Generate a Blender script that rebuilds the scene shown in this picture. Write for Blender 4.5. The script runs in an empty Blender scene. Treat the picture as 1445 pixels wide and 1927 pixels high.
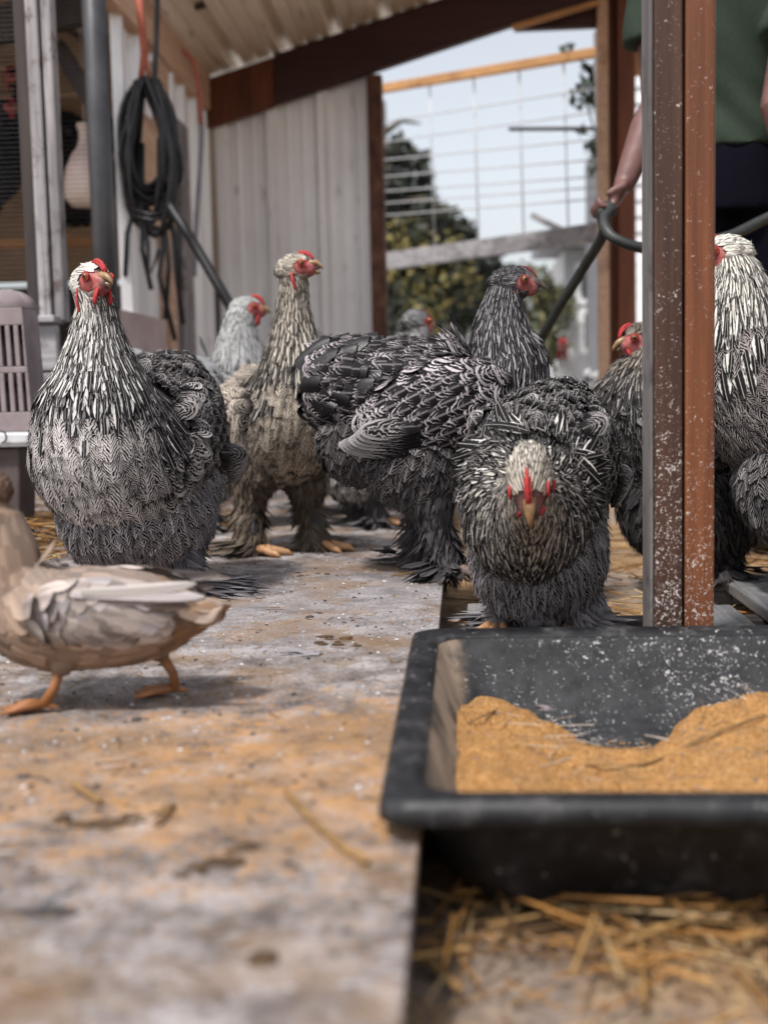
import bpy, math, random
import numpy as np
from mathutils import Vector, Matrix, Euler
random.seed(7); rng = np.random.default_rng(7)
S = bpy.context.scene
COL = S.collection
PI = math.pi

# ------------------------------------------------------------ camera, sky, sun, exposure
W0, H0, F0 = 1445.0, 1927.0, 2287.0
CAMZ = 0.32
YAW, PITCH, ROLL = math.radians(3.75), math.radians(5.5), math.radians(-1.3)
CR = Matrix.Rotation(YAW, 3, 'Z') @ Matrix.Rotation(PI/2 - PITCH, 3, 'X') @ Matrix.Rotation(ROLL, 3, 'Z')
CP = Vector((0, 0, CAMZ))
cd = bpy.data.cameras.new('camera'); cam = bpy.data.objects.new('camera', cd); COL.objects.link(cam)
cam.matrix_world = Matrix.Translation(CP) @ CR.to_4x4()
cd.sensor_fit = 'VERTICAL'; cd.sensor_height = 32.0; cd.lens = F0/H0*32.0
cd.clip_start = 0.02; cd.clip_end = 500
cd.dof.use_dof = True; cd.dof.focus_distance = 1.85; cd.dof.aperture_fstop = 2.9
S.camera = cam

w = bpy.data.worlds.new('World'); S.world = w; w.use_nodes = True
wn, wl = w.node_tree.nodes, w.node_tree.links
wn.clear()
SUN_EL, SUN_AZ = math.radians(60), math.radians(215)     # azimuth clockwise from +Y
sky = wn.new('ShaderNodeTexSky'); sky.sky_type = 'NISHITA'; sky.sun_disc = False
sky.sun_elevation = SUN_EL; sky.sun_rotation = SUN_AZ
sky.air_density = 1.0; sky.dust_density = 3.0; sky.ozone_density = 1.0
hs = wn.new('ShaderNodeHueSaturation'); hs.inputs['Saturation'].default_value = 0.32
bg = wn.new('ShaderNodeBackground'); bg.inputs['Strength'].default_value = 0.108
wo = wn.new('ShaderNodeOutputWorld')
wl.new(sky.outputs[0], hs.inputs['Color']); wl.new(hs.outputs[0], bg.inputs['Color']); wl.new(bg.outputs[0], wo.inputs['Surface'])
sd = bpy.data.lights.new('sun', 'SUN'); sd.energy = 2.1; sd.angle = math.radians(5); sd.color = (1.0, 0.965, 0.93)
sun = bpy.data.objects.new('sun', sd); COL.objects.link(sun)
sv = Vector((math.sin(SUN_AZ)*math.cos(SUN_EL), math.cos(SUN_AZ)*math.cos(SUN_EL), math.sin(SUN_EL)))
sun.rotation_euler = sv.to_track_quat('Z', 'Y').to_euler(); sun.location = sv*20
S.view_settings.view_transform = 'Standard'; S.view_settings.look = 'None'
S.view_settings.exposure = 0.98; S.view_settings.gamma = 1.0; S.view_settings.use_curve_mapping = False
S.cycles.max_bounces = 8; S.cycles.diffuse_bounces = 3; S.cycles.transparent_max_bounces = 8
S.cycles.use_denoising = True

def ray(x, y):
    d = Vector(((x - W0/2)/F0, -(y - H0/2)/F0, -1.0)); return CR @ d
def at(x, y, Y):
    d = ray(x, y); return CP + d*((Y - CP.y)/d.y)
def atz(x, y, z):
    d = ray(x, y); return CP + d*((z - CP.z)/d.z)
def atx(x, y, X):
    d = ray(x, y); return CP + d*((X - CP.x)/d.x)

# ------------------------------------------------------------ node helper and materials
class NT:
    def __init__(s, name):
        s.m = bpy.data.materials.new(name); s.m.use_nodes = True
        s.t = s.m.node_tree; s.t.nodes.clear()
        s.out = s.t.nodes.new('ShaderNodeOutputMaterial'); s.b = s.t.nodes.new('ShaderNodeBsdfPrincipled')
        s.t.links.new(s.b.outputs[0], s.out.inputs[0])
    def put(s, sock, v):
        if v is None: return
        if isinstance(v, bpy.types.NodeSocket): s.t.links.new(v, sock)
        elif isinstance(v, (tuple, list)) and len(v) == 3 and sock.type == 'RGBA': sock.default_value = (*v, 1)
        else: sock.default_value = v
    def math(s, op, a, b=None, c=None, clamp=False):
        n = s.t.nodes.new('ShaderNodeMath'); n.operation = op; n.use_clamp = clamp
        s.put(n.inputs[0], a); s.put(n.inputs[1], b); s.put(n.inputs[2], c); return n.outputs[0]
    def mix(s, f, a, b, mode='MIX'):
        n = s.t.nodes.new('ShaderNodeMixRGB'); n.blend_type = mode
        s.put(n.inputs[0], f); s.put(n.inputs[1], a); s.put(n.inputs[2], b); return n.outputs[0]
    def co(s, kind='Object', scale=(1, 1, 1), rot=(0, 0, 0)):
        n = s.t.nodes.new('ShaderNodeTexCoord'); m = s.t.nodes.new('ShaderNodeMapping')
        m.inputs['Scale'].default_value = scale; m.inputs['Rotation'].default_value = rot
        s.t.links.new(n.outputs[kind], m.inputs[0]); return m.outputs[0]
    def noise(s, vec, scale, detail=4, rough=0.6, dist=0.0):
        n = s.t.nodes.new('ShaderNodeTexNoise'); s.put(n.inputs['Vector'], vec)
        n.inputs['Scale'].default_value = scale; n.inputs['Detail'].default_value = detail
        n.inputs['Roughness'].default_value = rough; n.inputs['Distortion'].default_value = dist; return n.outputs['Fac']
    def vor(s, vec, scale, out='Distance', rnd=1.0):
        n = s.t.nodes.new('ShaderNodeTexVoronoi'); s.put(n.inputs['Vector'], vec)
        n.inputs['Scale'].default_value = scale; n.inputs['Randomness'].default_value = rnd; return n.outputs[out]
    def ramp(s, f, *stops):
        n = s.t.nodes.new('ShaderNodeValToRGB'); s.put(n.inputs[0], f); e = n.color_ramp.elements
        while len(e) < len(stops): e.new(0.5)
        for i, (p, c) in enumerate(stops):
            e[i].position = p; e[i].color = (*c, 1) if isinstance(c, (tuple, list)) else (c, c, c, 1)
        return n.outputs[0]
    def step(s, f, a, b):
        n = s.t.nodes.new('ShaderNodeMapRange'); n.interpolation_type = 'SMOOTHSTEP'; s.put(n.inputs[0], f)
        s.put(n.inputs[1], a); s.put(n.inputs[2], b); return n.outputs[0]
    def xyz(s, v):
        n = s.t.nodes.new('ShaderNodeSeparateXYZ'); s.put(n.inputs[0], v); return n.outputs
    def bump(s, h, strength=0.3, dist=0.01):
        n = s.t.nodes.new('ShaderNodeBump'); n.inputs['Strength'].default_value = strength; n.inputs['Distance'].default_value = dist
        s.put(n.inputs['Height'], h); s.t.links.new(n.outputs[0], s.b.inputs['Normal'])
    def fin(s, col, rough=0.7, metal=0.0, spec=0.5, **kw):
        s.put(s.b.inputs['Base Color'], col); s.put(s.b.inputs['Roughness'], rough); s.put(s.b.inputs['Metallic'], metal)
        s.put(s.b.inputs['Specular IOR Level'], spec)
        for k, v in kw.items(): s.put(s.b.inputs[k.replace('_', ' ')], v)
        return s.m

def mat_noise(name, c1, c2, scale=20, rough=0.7, bump=0.2, metal=0.0, spec=0.4, stretch=(1, 1, 1), c3=None, bd=0.004):
    g = NT(name); v = g.co('Object', stretch); f = g.noise(v, scale, 6)
    st = [(0.3, c1), (0.7, c2)] if c3 is None else [(0.28, c1), (0.52, c2), (0.75, c3)]
    g.bump(f, bump, bd); return g.fin(g.ramp(f, *st), rough, metal, spec)

def mat_wood(name, c1, c2, axis=2, fleck=0.0, dirt=None, rough=0.65, knots=False, stain=0.5, fleckc=(.48, .43, .41), low=0.0):
    """grained timber; flecks of dropped whitewash; wear is heavier low down when low > 0"""
    g = NT(name); sc = [60, 60, 60]; sc[axis] = 2.5
    v = g.co('Object', tuple(sc)); f = g.noise(v, 1.0, 5, 0.65, 0.6)
    sc2 = [9, 9, 9]; sc2[axis] = 1.2
    f2 = g.noise(g.co('Object', tuple(sc2)), 1.0, 4)
    col = g.ramp(f, (0.3, c1), (0.68, c2))
    col = g.mix(g.math('MULTIPLY', g.step(f2, 0.45, 0.7), stain), col, tuple(x*0.45 for x in c1))
    if dirt:
        d = g.noise(g.co('Object'), 14, 6, 0.7)
        col = g.mix(g.step(d, 0.5, 0.68), col, dirt)
    h = f
    if fleck:
        v3 = g.co('Object', (1, 1, 1))
        n1 = g.noise(v3, 150, 3, 0.7, 1.8); n2 = g.noise(v3, 16, 3)
        th = g.math('SUBTRACT', 0.715, g.math('MULTIPLY', n2, fleck))
        if low:
            z = g.xyz(v3)[2]
            th = g.math('SUBTRACT', th, g.math('MULTIPLY', g.step(z, 0.62, 0.02), low))
        m = g.step(g.math('SUBTRACT', n1, th), 0.0, 0.035)
        col = g.mix(m, col, fleckc)
    g.bump(h, 0.35, 0.002)
    return g.fin(col, rough, 0, 0.35)

M = {}
def build_mats():
    M['post_dark'] = mat_wood('wood_dark_brown', (.026, .012, .008), (.072, .034, .022), 2, 0.14, None, 0.55, low=0.085)
    M['post_orange'] = mat_wood('wood_orange_brown', (.080, .026, .011), (.19, .066, .026), 2, 0.12, None, 0.5, stain=0.45, low=0.07)
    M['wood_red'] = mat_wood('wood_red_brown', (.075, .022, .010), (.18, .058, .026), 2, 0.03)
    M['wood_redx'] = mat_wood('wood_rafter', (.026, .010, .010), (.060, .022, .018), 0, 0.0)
    M['wood_knot'] = mat_noise('wood_jamb', (.022, .009, .008), (.10, .04, .024), 22, 0.7, 0.3, c3=(.22, .11, .06), stretch=(1, 1, .5))
    M['wood_ora'] = mat_wood('wood_honey', (.36, .17, .06), (.55, .30, .13), 0)
    M['wood_plate'] = mat_wood('wood_top_plate', (.40, .24, .15), (.62, .42, .30), 1)
    M['wood_grey'] = mat_wood('wood_weathered_grey', (.16, .145, .15), (.42, .395, .40), 2, 0.0, (.10, .075, .07), 0.8, stain=0.7)
    M['wood_greyy'] = mat_wood('wood_weathered_plank', (.30, .29, .31), (.60, .58, .62), 1, 0.0, (.14, .13, .14), 0.8)
    M['wood_greyx'] = mat_wood('wood_grey_rail', (.20, .19, .20), (.46, .44, .45), 0, 0.0, (.15, .14, .15), 0.8)
    M['wood_pallet'] = mat_wood('wood_pallet', (.075, .075, .08), (.22, .215, .215), 1, 0.10, (.04, .04, .04), 0.85)
    M['wood_drk'] = mat_wood('wood_dark', (.022, .017, .016), (.06, .045, .04), 2)
    M['tan'] = mat_noise('tan_ply', (.28, .19, .12), (.44, .32, .22), 5, 0.8, 0.05)
    M['pinkwall'] = mat_noise('pink_board', (.36, .28, .28), (.52, .42, .41), 8, 0.8, 0.05)
    M['wire'] = mat_noise('galvanised_wire', (.35, .35, .36), (.5, .5, .5), 30, 0.45, 0.0, 0.6)
    M['wirew'] = mat_noise('pale_wire', (.42, .42, .43), (.54, .54, .54), 30, 0.6, 0.0, 0.2)
    M['pipe'] = mat_noise('dark_pipe', (.055, .055, .06), (.10, .10, .105), 9, 0.42, 0.05, 0.5)
    M['rubber'] = mat_noise('black_rubber', (.006, .006, .007), (.018, .018, .02), 30, 0.38, 0.08)
    M['rubberg'] = mat_noise('dusty_hose', (.010, .012, .0115), (.035, .038, .036), 16, 0.5, 0.08)
    M['redrope'] = mat_noise('red_rope', (.30, .075, .045), (.42, .12, .075), 60, 0.8, 0.4)
    M['steel'] = mat_noise('grey_strap', (.16, .16, .19), (.28, .28, .32), 20, 0.5, 0.1, 0.4)
    # galvanised sheet
    g = NT('galvanised_sheet'); v = g.co('Object', (1, 1, .25)); f = g.noise(v, 26, 6); f2 = g.noise(g.co('Object', (1, 1, .3)), 5, 3)
    col = g.ramp(f2, (.3, (.75, .735, .735)), (.7, (.92, .91, .91)))
    col = g.mix(g.step(f, .58, .75), col, (.42, .36, .31)); g.bump(f, .06, .002)
    M['sheet'] = g.fin(col, 0.38, 0.2, 0.5)
    g = NT('roof_sheet'); v = g.co('Object', (1, .2, 1)); f = g.noise(v, 20, 6); f2 = g.noise(g.co('Object', (1, .25, 1)), 4, 3)
    col = g.ramp(f2, (.3, (.58, .48, .38)), (.7, (.80, .69, .57)))
    col = g.mix(g.step(f, .56, .75), col, (.36, .27, .2)); g.bump(f, .06, .002)
    M['roof'] = g.fin(col, 0.32, 0.25, 0.5)
    # plywood floor with sawdust drifts
    g = NT('dusty_board'); v = g.co('Object'); px = g.xyz(v)
    n1 = g.noise(v, 3.1, 6, .65); n2 = g.noise(v, 15, 9, .78); n3 = g.noise(v, 70, 5, .7); n4 = g.noise(v, 260, 3, .7)
    col = g.ramp(n2, (.37, (.060, .048, .044)), (.48, (.185, .16, .15)), (.62, (.37, .345, .345)))
    col = g.mix(g.math('MULTIPLY', g.step(n1, .50, .66), .55), col, (.105, .095, .105))
    gp = g.math('SQRT', g.math('ADD', g.math('POWER', g.math('ADD', px[0], .20), 2.0), g.math('MULTIPLY', g.math('POWER', g.math('SUBTRACT', px[1], 1.86), 2.0), .55)))
    col = g.mix(g.math('MULTIPLY', g.step(g.math('ADD', gp, g.math('MULTIPLY', g.math('SUBTRACT', n1, .5), .5)), .34, .16), .45), col, (.25, .24, .255))
    grit = g.noise(g.co('Object', (1, .8, 1)), 190, 5, .75)
    col = g.mix(g.math('MULTIPLY', g.step(grit, .50, .36), .65), col, (.055, .045, .042)); col = g.mix(g.math('MULTIPLY', g.step(grit, .56, .70), .5), col, (.55, .52, .52))
    big = g.noise(v, 8.5, 5, .6, .8); col = g.mix(g.math('MULTIPLY', g.step(big, .54, .64), .5), col, (.075, .056, .046))
    # feed dust: thickest in a band beside the tub, sparse further off
    dx = g.math('SUBTRACT', px[0], -0.10); dy = g.math('SUBTRACT', px[1], 1.02)
    d = g.math('SQRT', g.math('ADD', g.math('MULTIPLY', g.math('MULTIPLY', dx, dx), 1.25), g.math('MULTIPLY', g.math('MULTIPLY', dy, dy), 3.6)))
    dens = g.step(d, 0.95, 0.1)
    s1 = g.math('ADD', g.math('MULTIPLY', n2, .42), g.math('ADD', g.math('MULTIPLY', n3, .32), g.math('MULTIPLY', n4, .26)))
    msk = g.step(g.math('SUBTRACT', s1, g.math('SUBTRACT', .592, g.math('MULTIPLY', dens, .185))), 0.0, .09)
    saw = g.mix(n4, (.25, .115, .034), (.48, .26, .095))
    col = g.mix(g.math('MULTIPLY', msk, g.ramp(g.noise(v, 21, 6, .75), (.38, .30), (.60, .86))), col, saw)
    # brown tint over the far half, pale scuffs, dark specks
    col = g.mix(g.math('MULTIPLY', g.step(g.noise(v, 6, 5), .46, .62), .55), col, (.20, .125, .070))
    col = g.mix(g.math('MULTIPLY', g.step(g.noise(g.co('Object', (1.0, 2.4, 1)), 34, 5, .72), .62, .67), .7), col, (.52, .50, .49))
    col = g.mix(g.step(g.noise(v, 120, 3, .6), .68, .72), col, (.05, .038, .03))
    g.bump(g.math('ADD', g.math('MULTIPLY', msk, .5), g.math('ADD', n3, n4)), .5, .0022)
    M['floor'] = g.fin(col, .85, 0, .2)
    # dirt ground
    g = NT('dirt'); v = g.co('Object'); px = g.xyz(v)
    n1 = g.noise(v, 2.2, 6); n2 = g.noise(v, 26, 7, .7); n3 = g.noise(v, 140, 4)
    col = g.ramp(g.math('ADD', g.math('MULTIPLY', n2, .5), g.math('MULTIPLY', g.noise(v, 11, 5, .7), .5)), (.36, (.03, .018, .012)), (.48, (.20, .12, .06)), (.62, (.40, .27, .15)))
    col = g.mix(g.math('MULTIPLY', g.step(n1, .45, .65), .6), col, (.22, .205, .20))
    col = g.mix(g.step(g.noise(v, 60, 3), .64, .7), col, (.03, .022, .018))
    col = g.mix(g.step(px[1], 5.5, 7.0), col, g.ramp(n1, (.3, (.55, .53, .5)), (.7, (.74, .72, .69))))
    g.bump(g.math('ADD', n2, n3), .7, .006); M['dirt'] = g.fin(col, .95, 0, .15)
    # tub plastic
    g = NT('black_plastic'); v = g.co('Object')
    n = g.noise(v, 7, 5, .65); m2 = g.noise(v, 130, 3, .75, 1.0); n3 = g.noise(v, 24, 5, .7)
    col = g.ramp(n3, (.3, (.004, .004, .005)), (.75, (.022, .022, .024)))
    col = g.mix(g.step(g.math('ADD', m2, g.math('MULTIPLY', n, .30)), .80, .88), col, (.40, .385, .37))
    col = g.mix(g.math('MULTIPLY', g.step(n3, .52, .72), .28), col, (.17, .155, .15))
    g.bump(n3, .12, .003); M['tub'] = g.fin(col, g.ramp(n3, (.3, .32), (.7, .60)), 0, .32)
    # inside of the tub: duller, dusted
    g = NT('dusted_plastic'); v = g.co('Object'); px = g.xyz(v)
    n = g.noise(v, 9, 5, .65); m2 = g.noise(v, 170, 3, .75, 1.2); n3 = g.noise(v, 40, 6, .72)
    col = g.ramp(n3, (.3, (.008, .0085, .0095)), (.72, (.036, .037, .040)))
    col = g.mix(g.step(g.math('ADD', m2, g.math('MULTIPLY', n, .36)), .80, .87), col, (.42, .41, .40))
    side = g.step(px[0], -.385, -.410)
    col = g.mix(g.math('MULTIPLY', side, g.step(n, .36, .62)), col, (.27, .205, .15))
    g.bump(n3, .12, .003); M['tubin'] = g.fin(col, .62, 0, .25)
    # mash feed
    g = NT('mash_feed'); v = g.co('Object'); n = g.noise(v, 240, 4, .7); n2 = g.noise(v, 30, 4); vo = g.vor(v, 330)
    col = g.ramp(n, (.3, (.15, .075, .026)), (.5, (.41, .205, .070)), (.72, (.60, .38, .17)))
    col = g.mix(g.math('MULTIPLY', g.step(n2, .5, .68), .4), col, (.28, .165, .085))
    col = g.mix(g.step(g.noise(v, 150, 2), .69, .73), col, (.10, .07, .05))
    g.bump(g.math('ADD', n, vo), .9, .004); M['feed'] = g.fin(col, .9, 0, .15)
    g = NT('straw'); v = g.co('Object'); n = g.noise(v, 30, 2); at_ = g.t.nodes.new('ShaderNodeAttribute'); at_.attribute_name = 'tint'
    M['straw'] = g.fin(g.mix(g.math('MULTIPLY', n, .5), at_.outputs['Color'], (.14, .07, .025)), .6, 0, .3)
    M['dropping'] = mat_noise('dropping', (.018, .010, .006), (.065, .036, .016), 60, .85, .9, c3=(.12, .07, .03), bd=.004)
    M['dropdark'] = mat_noise('dark_dropping', (.02, .016, .014), (.07, .055, .05), 60, .7, .8, bd=.004)
    M['crate'] = mat_noise('mauve_plastic', (.15, .115, .12), (.24, .195, .20), 11, .6, .05, c3=(.30, .25, .26))
    M['cratelip'] = mat_noise('pale_plastic', (.36, .355, .365), (.52, .52, .53), 14, .5, .05)
    M['cratedark'] = mat_noise('brown_tray', (.05, .038, .036), (.12, .09, .088), 14, .7, .1)
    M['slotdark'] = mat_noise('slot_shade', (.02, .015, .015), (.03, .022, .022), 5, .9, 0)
    # birds
    def feather(kind):
        g = NT('feather_' + kind)
        u = g.t.nodes.new('ShaderNodeUVMap'); u.uv_map = 'UVMap'; q = g.xyz(u.outputs[0])
        a = g.t.nodes.new('ShaderNodeAttribute'); a.attribute_name = 'tint'
        tint, al = a.outputs['Color'], a.outputs['Alpha']
        x = g.math('MULTIPLY', g.math('SUBTRACT', q[0], .5), 2.0); ax = g.math('ABSOLUTE', x); y = q[1]
        ob = g.co('Object'); nz = g.noise(ob, 160, 2)
        dark = g.ramp(g.noise(ob, 30, 3), (.3, (.003, .0025, .003)), (.7, (.011, .0085, .0095)))
        barb = g.math('SINE', g.math('ADD', g.math('MULTIPLY', ax, 34), g.math('MULTIPLY', y, -58)))
        if kind in ('pencil', 'chevron'):
            if kind == 'pencil':
                yy = g.math('DIVIDE', g.math('SUBTRACT', y, .10), .90)
                l = g.math('SQRT', g.math('ADD', g.math('MULTIPLY', g.math('MULTIPLY', x, x), .75), g.math('MULTIPLY', yy, yy)))
                fr = 5.6
            else:
                l = g.math('ADD', g.math('MULTIPLY', ax, .55), y); fr = 6.4
            l0 = l; nb = g.noise(ob, 62, 2)
            l = g.math('ADD', l, g.math('ADD', g.math('MULTIPLY', g.math('SUBTRACT', nz, .5), .16), g.math('MULTIPLY', g.math('SUBTRACT', nb, .5), .42)))
            l = g.math('ADD', l, g.math('MULTIPLY', al, 3.7))
            st = g.math('ADD', g.math('MULTIPLY', g.math('SINE', g.math('MULTIPLY', l, 2*PI*fr)), .5), .5)
            f = g.step(st, g.math('SUBTRACT', al, .16), g.math('ADD', al, .16))
            f = g.math('MULTIPLY', f, g.step(y, .18, .50) if kind == 'pencil' else g.math('ADD', .55, g.math('MULTIPLY', g.step(y, .05, .35), .45)))  # gap shade put into the base colour, over the darker fluff of real bases
            if kind == 'pencil': f = g.math('MAXIMUM', f, g.math('MULTIPLY', g.step(l0, .90, .96), .8))
            sh = g.math('MULTIPLY', g.step(ax, .13, .03), .30 if kind == 'pencil' else .62)
            if kind == 'chevron': sh = g.math('MAXIMUM', sh, g.math('MULTIPLY', g.step(g.math('ADD', ax, g.math('MULTIPLY', y, .35)), 1.0, 1.2), .6))
            f = g.math('MAXIMUM', f, sh)
        elif kind == 'hackle':
            e = g.math('ADD', ax, g.math('MULTIPLY', g.math('SUBTRACT', nz, .5), .3))
            f = g.step(g.math('ADD', e, g.math('MULTIPLY', g.math('SUBTRACT', y, .5), .0)), g.math('SUBTRACT', al, .10), g.math('ADD', al, .10))
            f = g.math('MAXIMUM', f, g.math('MULTIPLY', g.step(ax, .07, .02), .5))
        elif kind == 'tail':
            f = g.math('MULTIPLY', g.step(g.noise(ob, 420, 3, .7, .5), g.math('SUBTRACT', 1.12, al), g.math('SUBTRACT', 1.24, al)), g.step(ax, .15, .8))
        else:
            f = g.math('SUBTRACT', 1.0, g.math('MULTIPLY', al, g.step(ax, .75, .0)))
        col = g.mix(f, dark, tint)
        col = g.mix(g.math('MULTIPLY', g.math('ADD', g.math('MULTIPLY', barb, .5), .5), .22), col, g.mix(1.0, col, (.45, .45, .45), 'MULTIPLY'))
        g.bump(barb, .25, .0006)
        return g.fin(col, .40 if kind == 'tail' else .66, 0, .45 if kind == 'tail' else .14)
    for k in ('pencil', 'chevron', 'hackle', 'plain', 'tail'): M['f_' + k] = feather(k)
    g = NT('bird_skin'); a = g.t.nodes.new('ShaderNodeAttribute'); a.attribute_name = 'skin'
    ob = g.co('Object'); n = g.noise(ob, 120, 4)
    red = g.ramp(n, (.3, (.20, .035, .036)), (.5, (.36, .085, .078)), (.72, (.46, .19, .165)))
    base = g.ramp(g.noise(ob, 60, 3), (.3, (.022, .02, .022)), (.7, (.06, .055, .058)))
    g.bump(n, .5, .002); M['skin_bird'] = g.fin(g.mix(a.outputs['Fac'], base, red), .55, 0, .4)
    M['comb'] = mat_noise('comb', (.24, .016, .020), (.50, .055, .055), 240, .60, .8, spec=.25, bd=.0018)
    M['combdull'] = mat_noise('comb_dull', (.13, .015, .028), (.24, .04, .06), 240, .5, .5, bd=.0015)
    M['beak'] = mat_noise('beak', (.17, .095, .045), (.36, .23, .12), 40, .35, .1)
    M['beakdark'] = mat_noise('beak_dark', (.045, .035, .032), (.13, .10, .085), 50, .35, .1)
    M['mouth'] = mat_noise('mouth', (.05, .008, .008), (.10, .02, .02), 50, .4, .1)
    M['iris'] = mat_noise('iris', (.13, .045, .012), (.22, .08, .02), 200, .08, 0)
    M['pupil'] = mat_noise('pupil', (.004, .004, .004), (.008, .008, .008), 20, .05, 0)
    M['foot'] = mat_noise('foot_skin', (.28, .14, .065), (.50, .28, .14), 70, .5, .5, bd=.002)
    M['footdark'] = mat_noise('foot_skin_dull', (.10, .07, .06), (.22, .15, .12), 70, .6, .5, bd=.002)
    M['duckfoot'] = mat_noise('duck_foot', (.20, .08, .03), (.38, .16, .06), 50, .45, .3, bd=.002)
    # person
    M['skin'] = mat_noise('skin', (.115, .055, .050), (.17, .085, .075), 40, .5, .05)
    M['shirt'] = mat_noise('green_cotton', (.020, .030, .021), (.036, .050, .036), 300, .85, .25, spec=.12, bd=.002)
    M['navy'] = mat_noise('navy_cotton', (.003, .003, .006), (.006, .0055, .011), 200, .9, .2, spec=.06, bd=.002)
    M['hair'] = mat_noise('brown_hair', (.03, .018, .01), (.07, .04, .025), 90, .5, .4, stretch=(1, 1, .1))
    M['eyew'] = mat_noise('eye_white', (.7, .68, .66), (.8, .78, .76), 20, .2, 0)
    # outdoors
    M['bark'] = mat_noise('bark', (.05, .04, .03), (.13, .10, .075), 12, .9, .6)
    g = NT('leaves'); a = g.t.nodes.new('ShaderNodeAttribute'); a.attribute_name = 'tint'
    M['leaf'] = g.fin(a.outputs['Color'], .6, 0, .3)
    M['siding'] = mat_noise('pale_siding', (.60, .60, .62), (.72, .72, .74), 3, .6, .02)
    M['house'] = mat_noise('grey_render', (.46, .46, .47), (.56, .56, .57), 4, .8, .05)
    M['whitewall'] = mat_noise('white_paint', (.74, .74, .74), (.82, .82, .82), 4, .7, .03)
    M['glassdark'] = mat_noise('window_glass', (.05, .055, .06), (.09, .10, .10), 3, .12, 0)
    M['slate'] = mat_noise('slate', (.12, .12, .13), (.2, .2, .21), 10, .8, .2)
build_mats()

# ------------------------------------------------------------ mesh helpers
def npv(v): return np.array(v, dtype=float)
class MB:
    def __init__(s): s.v = []; s.f = []; s.mi = []; s.n = 0
    def add(s, V, F, mi=0):
        V = np.asarray(V, float).reshape(-1, 3); s.v.append(V)
        s.f += [tuple(i + s.n for i in f) for f in F]; s.mi += [mi]*len(F); s.n += len(V); return s
    def box(s, lo, hi, mi=0, bev=0.0):
        (x0, y0, z0), (x1, y1, z1) = lo, hi
        return s.hexa([(x0, y0, z0), (x1, y0, z0), (x1, y1, z0), (x0, y1, z0), (x0, y0, z1), (x1, y0, z1), (x1, y1, z1), (x0, y1, z1)], mi)
    def hexa(s, P, mi=0):
        return s.add(P, [(0, 3, 2, 1), (4, 5, 6, 7), (0, 1, 5, 4), (1, 2, 6, 5), (2, 3, 7, 6), (3, 0, 4, 7)], mi)
    def bar(s, a, b, wx, wz, up=(0, 0, 1), mi=0):
        a, b, up = Vector(a), Vector(b), Vector(up); t = (b - a).normalized()
        sx = t.cross(up)
        if sx.length < 1e-5: sx = t.cross(Vector((1, 0, 0)))
        sx.normalize(); uz = sx.cross(t)
        P = []
        for c in (a, b):
            for i, j in ((-1, -1), (1, -1), (1, 1), (-1, 1)): P.append(c + sx*(i*wx/2) + uz*(j*wz/2))
        return s.add(P, [(3, 2, 1, 0), (4, 5, 6, 7), (0, 1, 5, 4), (1, 2, 6, 5), (2, 3, 7, 6), (3, 0, 4, 7)], mi)
    def tube(s, pts, r, seg=8, mi=0, caps=True, flat=1.0):
        pts = [Vector(p) for p in pts]; n = len(pts)
        r = [r]*n if not hasattr(r, '__len__') else list(r)
        V, ref = [], None
        for i in range(n):
            t = (pts[min(i+1, n-1)] - pts[max(i-1, 0)]).normalized()
            if ref is None: ref = t.orthogonal().normalized()
            ref = (ref - t*ref.dot(t)).normalized(); b = t.cross(ref)
            for k in range(seg):
                a = 2*PI*k/seg; V.append(pts[i] + ref*(r[i]*math.cos(a)) + b*(r[i]*flat*math.sin(a)))
        F = [(i*seg+k, i*seg+(k+1) % seg, (i+1)*seg+(k+1) % seg, (i+1)*seg+k) for i in range(n-1) for k in range(seg)]
        if caps: F += [tuple(range(seg))[::-1], tuple((n-1)*seg+k for k in range(seg))]
        return s.add(V, F, mi)
    def ell(s, c, r, R=None, seg=14, rings=9, mi=0):
        V = []; c = npv(c)
        for i in range(rings+1):
            ph = -PI/2 + PI*i/rings
            for k in range(seg):
                a = 2*PI*k/seg
                p = npv((r[0]*math.cos(ph)*math.cos(a), r[1]*math.cos(ph)*math.sin(a), r[2]*math.sin(ph)))
                if R is not None: p = npv(R @ Vector(p))
                V.append(c + p)
        F = [(i*seg+k, i*seg+(k+1) % seg, (i+1)*seg+(k+1) % seg, (i+1)*seg+k) for i in range(rings) for k in range(seg)]
        return s.add(V, F, mi)
    def mesh(s, name, mats, smooth=False, shift=None):
        V = np.concatenate(s.v) if s.v else np.zeros((0, 3))
        if shift is not None: V = V - np.array(shift)
        me = bpy.data.meshes.new(name); me.from_pydata(V.tolist(), [], s.f)
        for m in mats: me.materials.append(m)
        if len(mats) > 1: me.polygons.foreach_set('material_index', s.mi)
        if smooth: me.polygons.foreach_set('use_smooth', [True]*len(s.f))
        me.validate(); me.update(); return me

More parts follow.
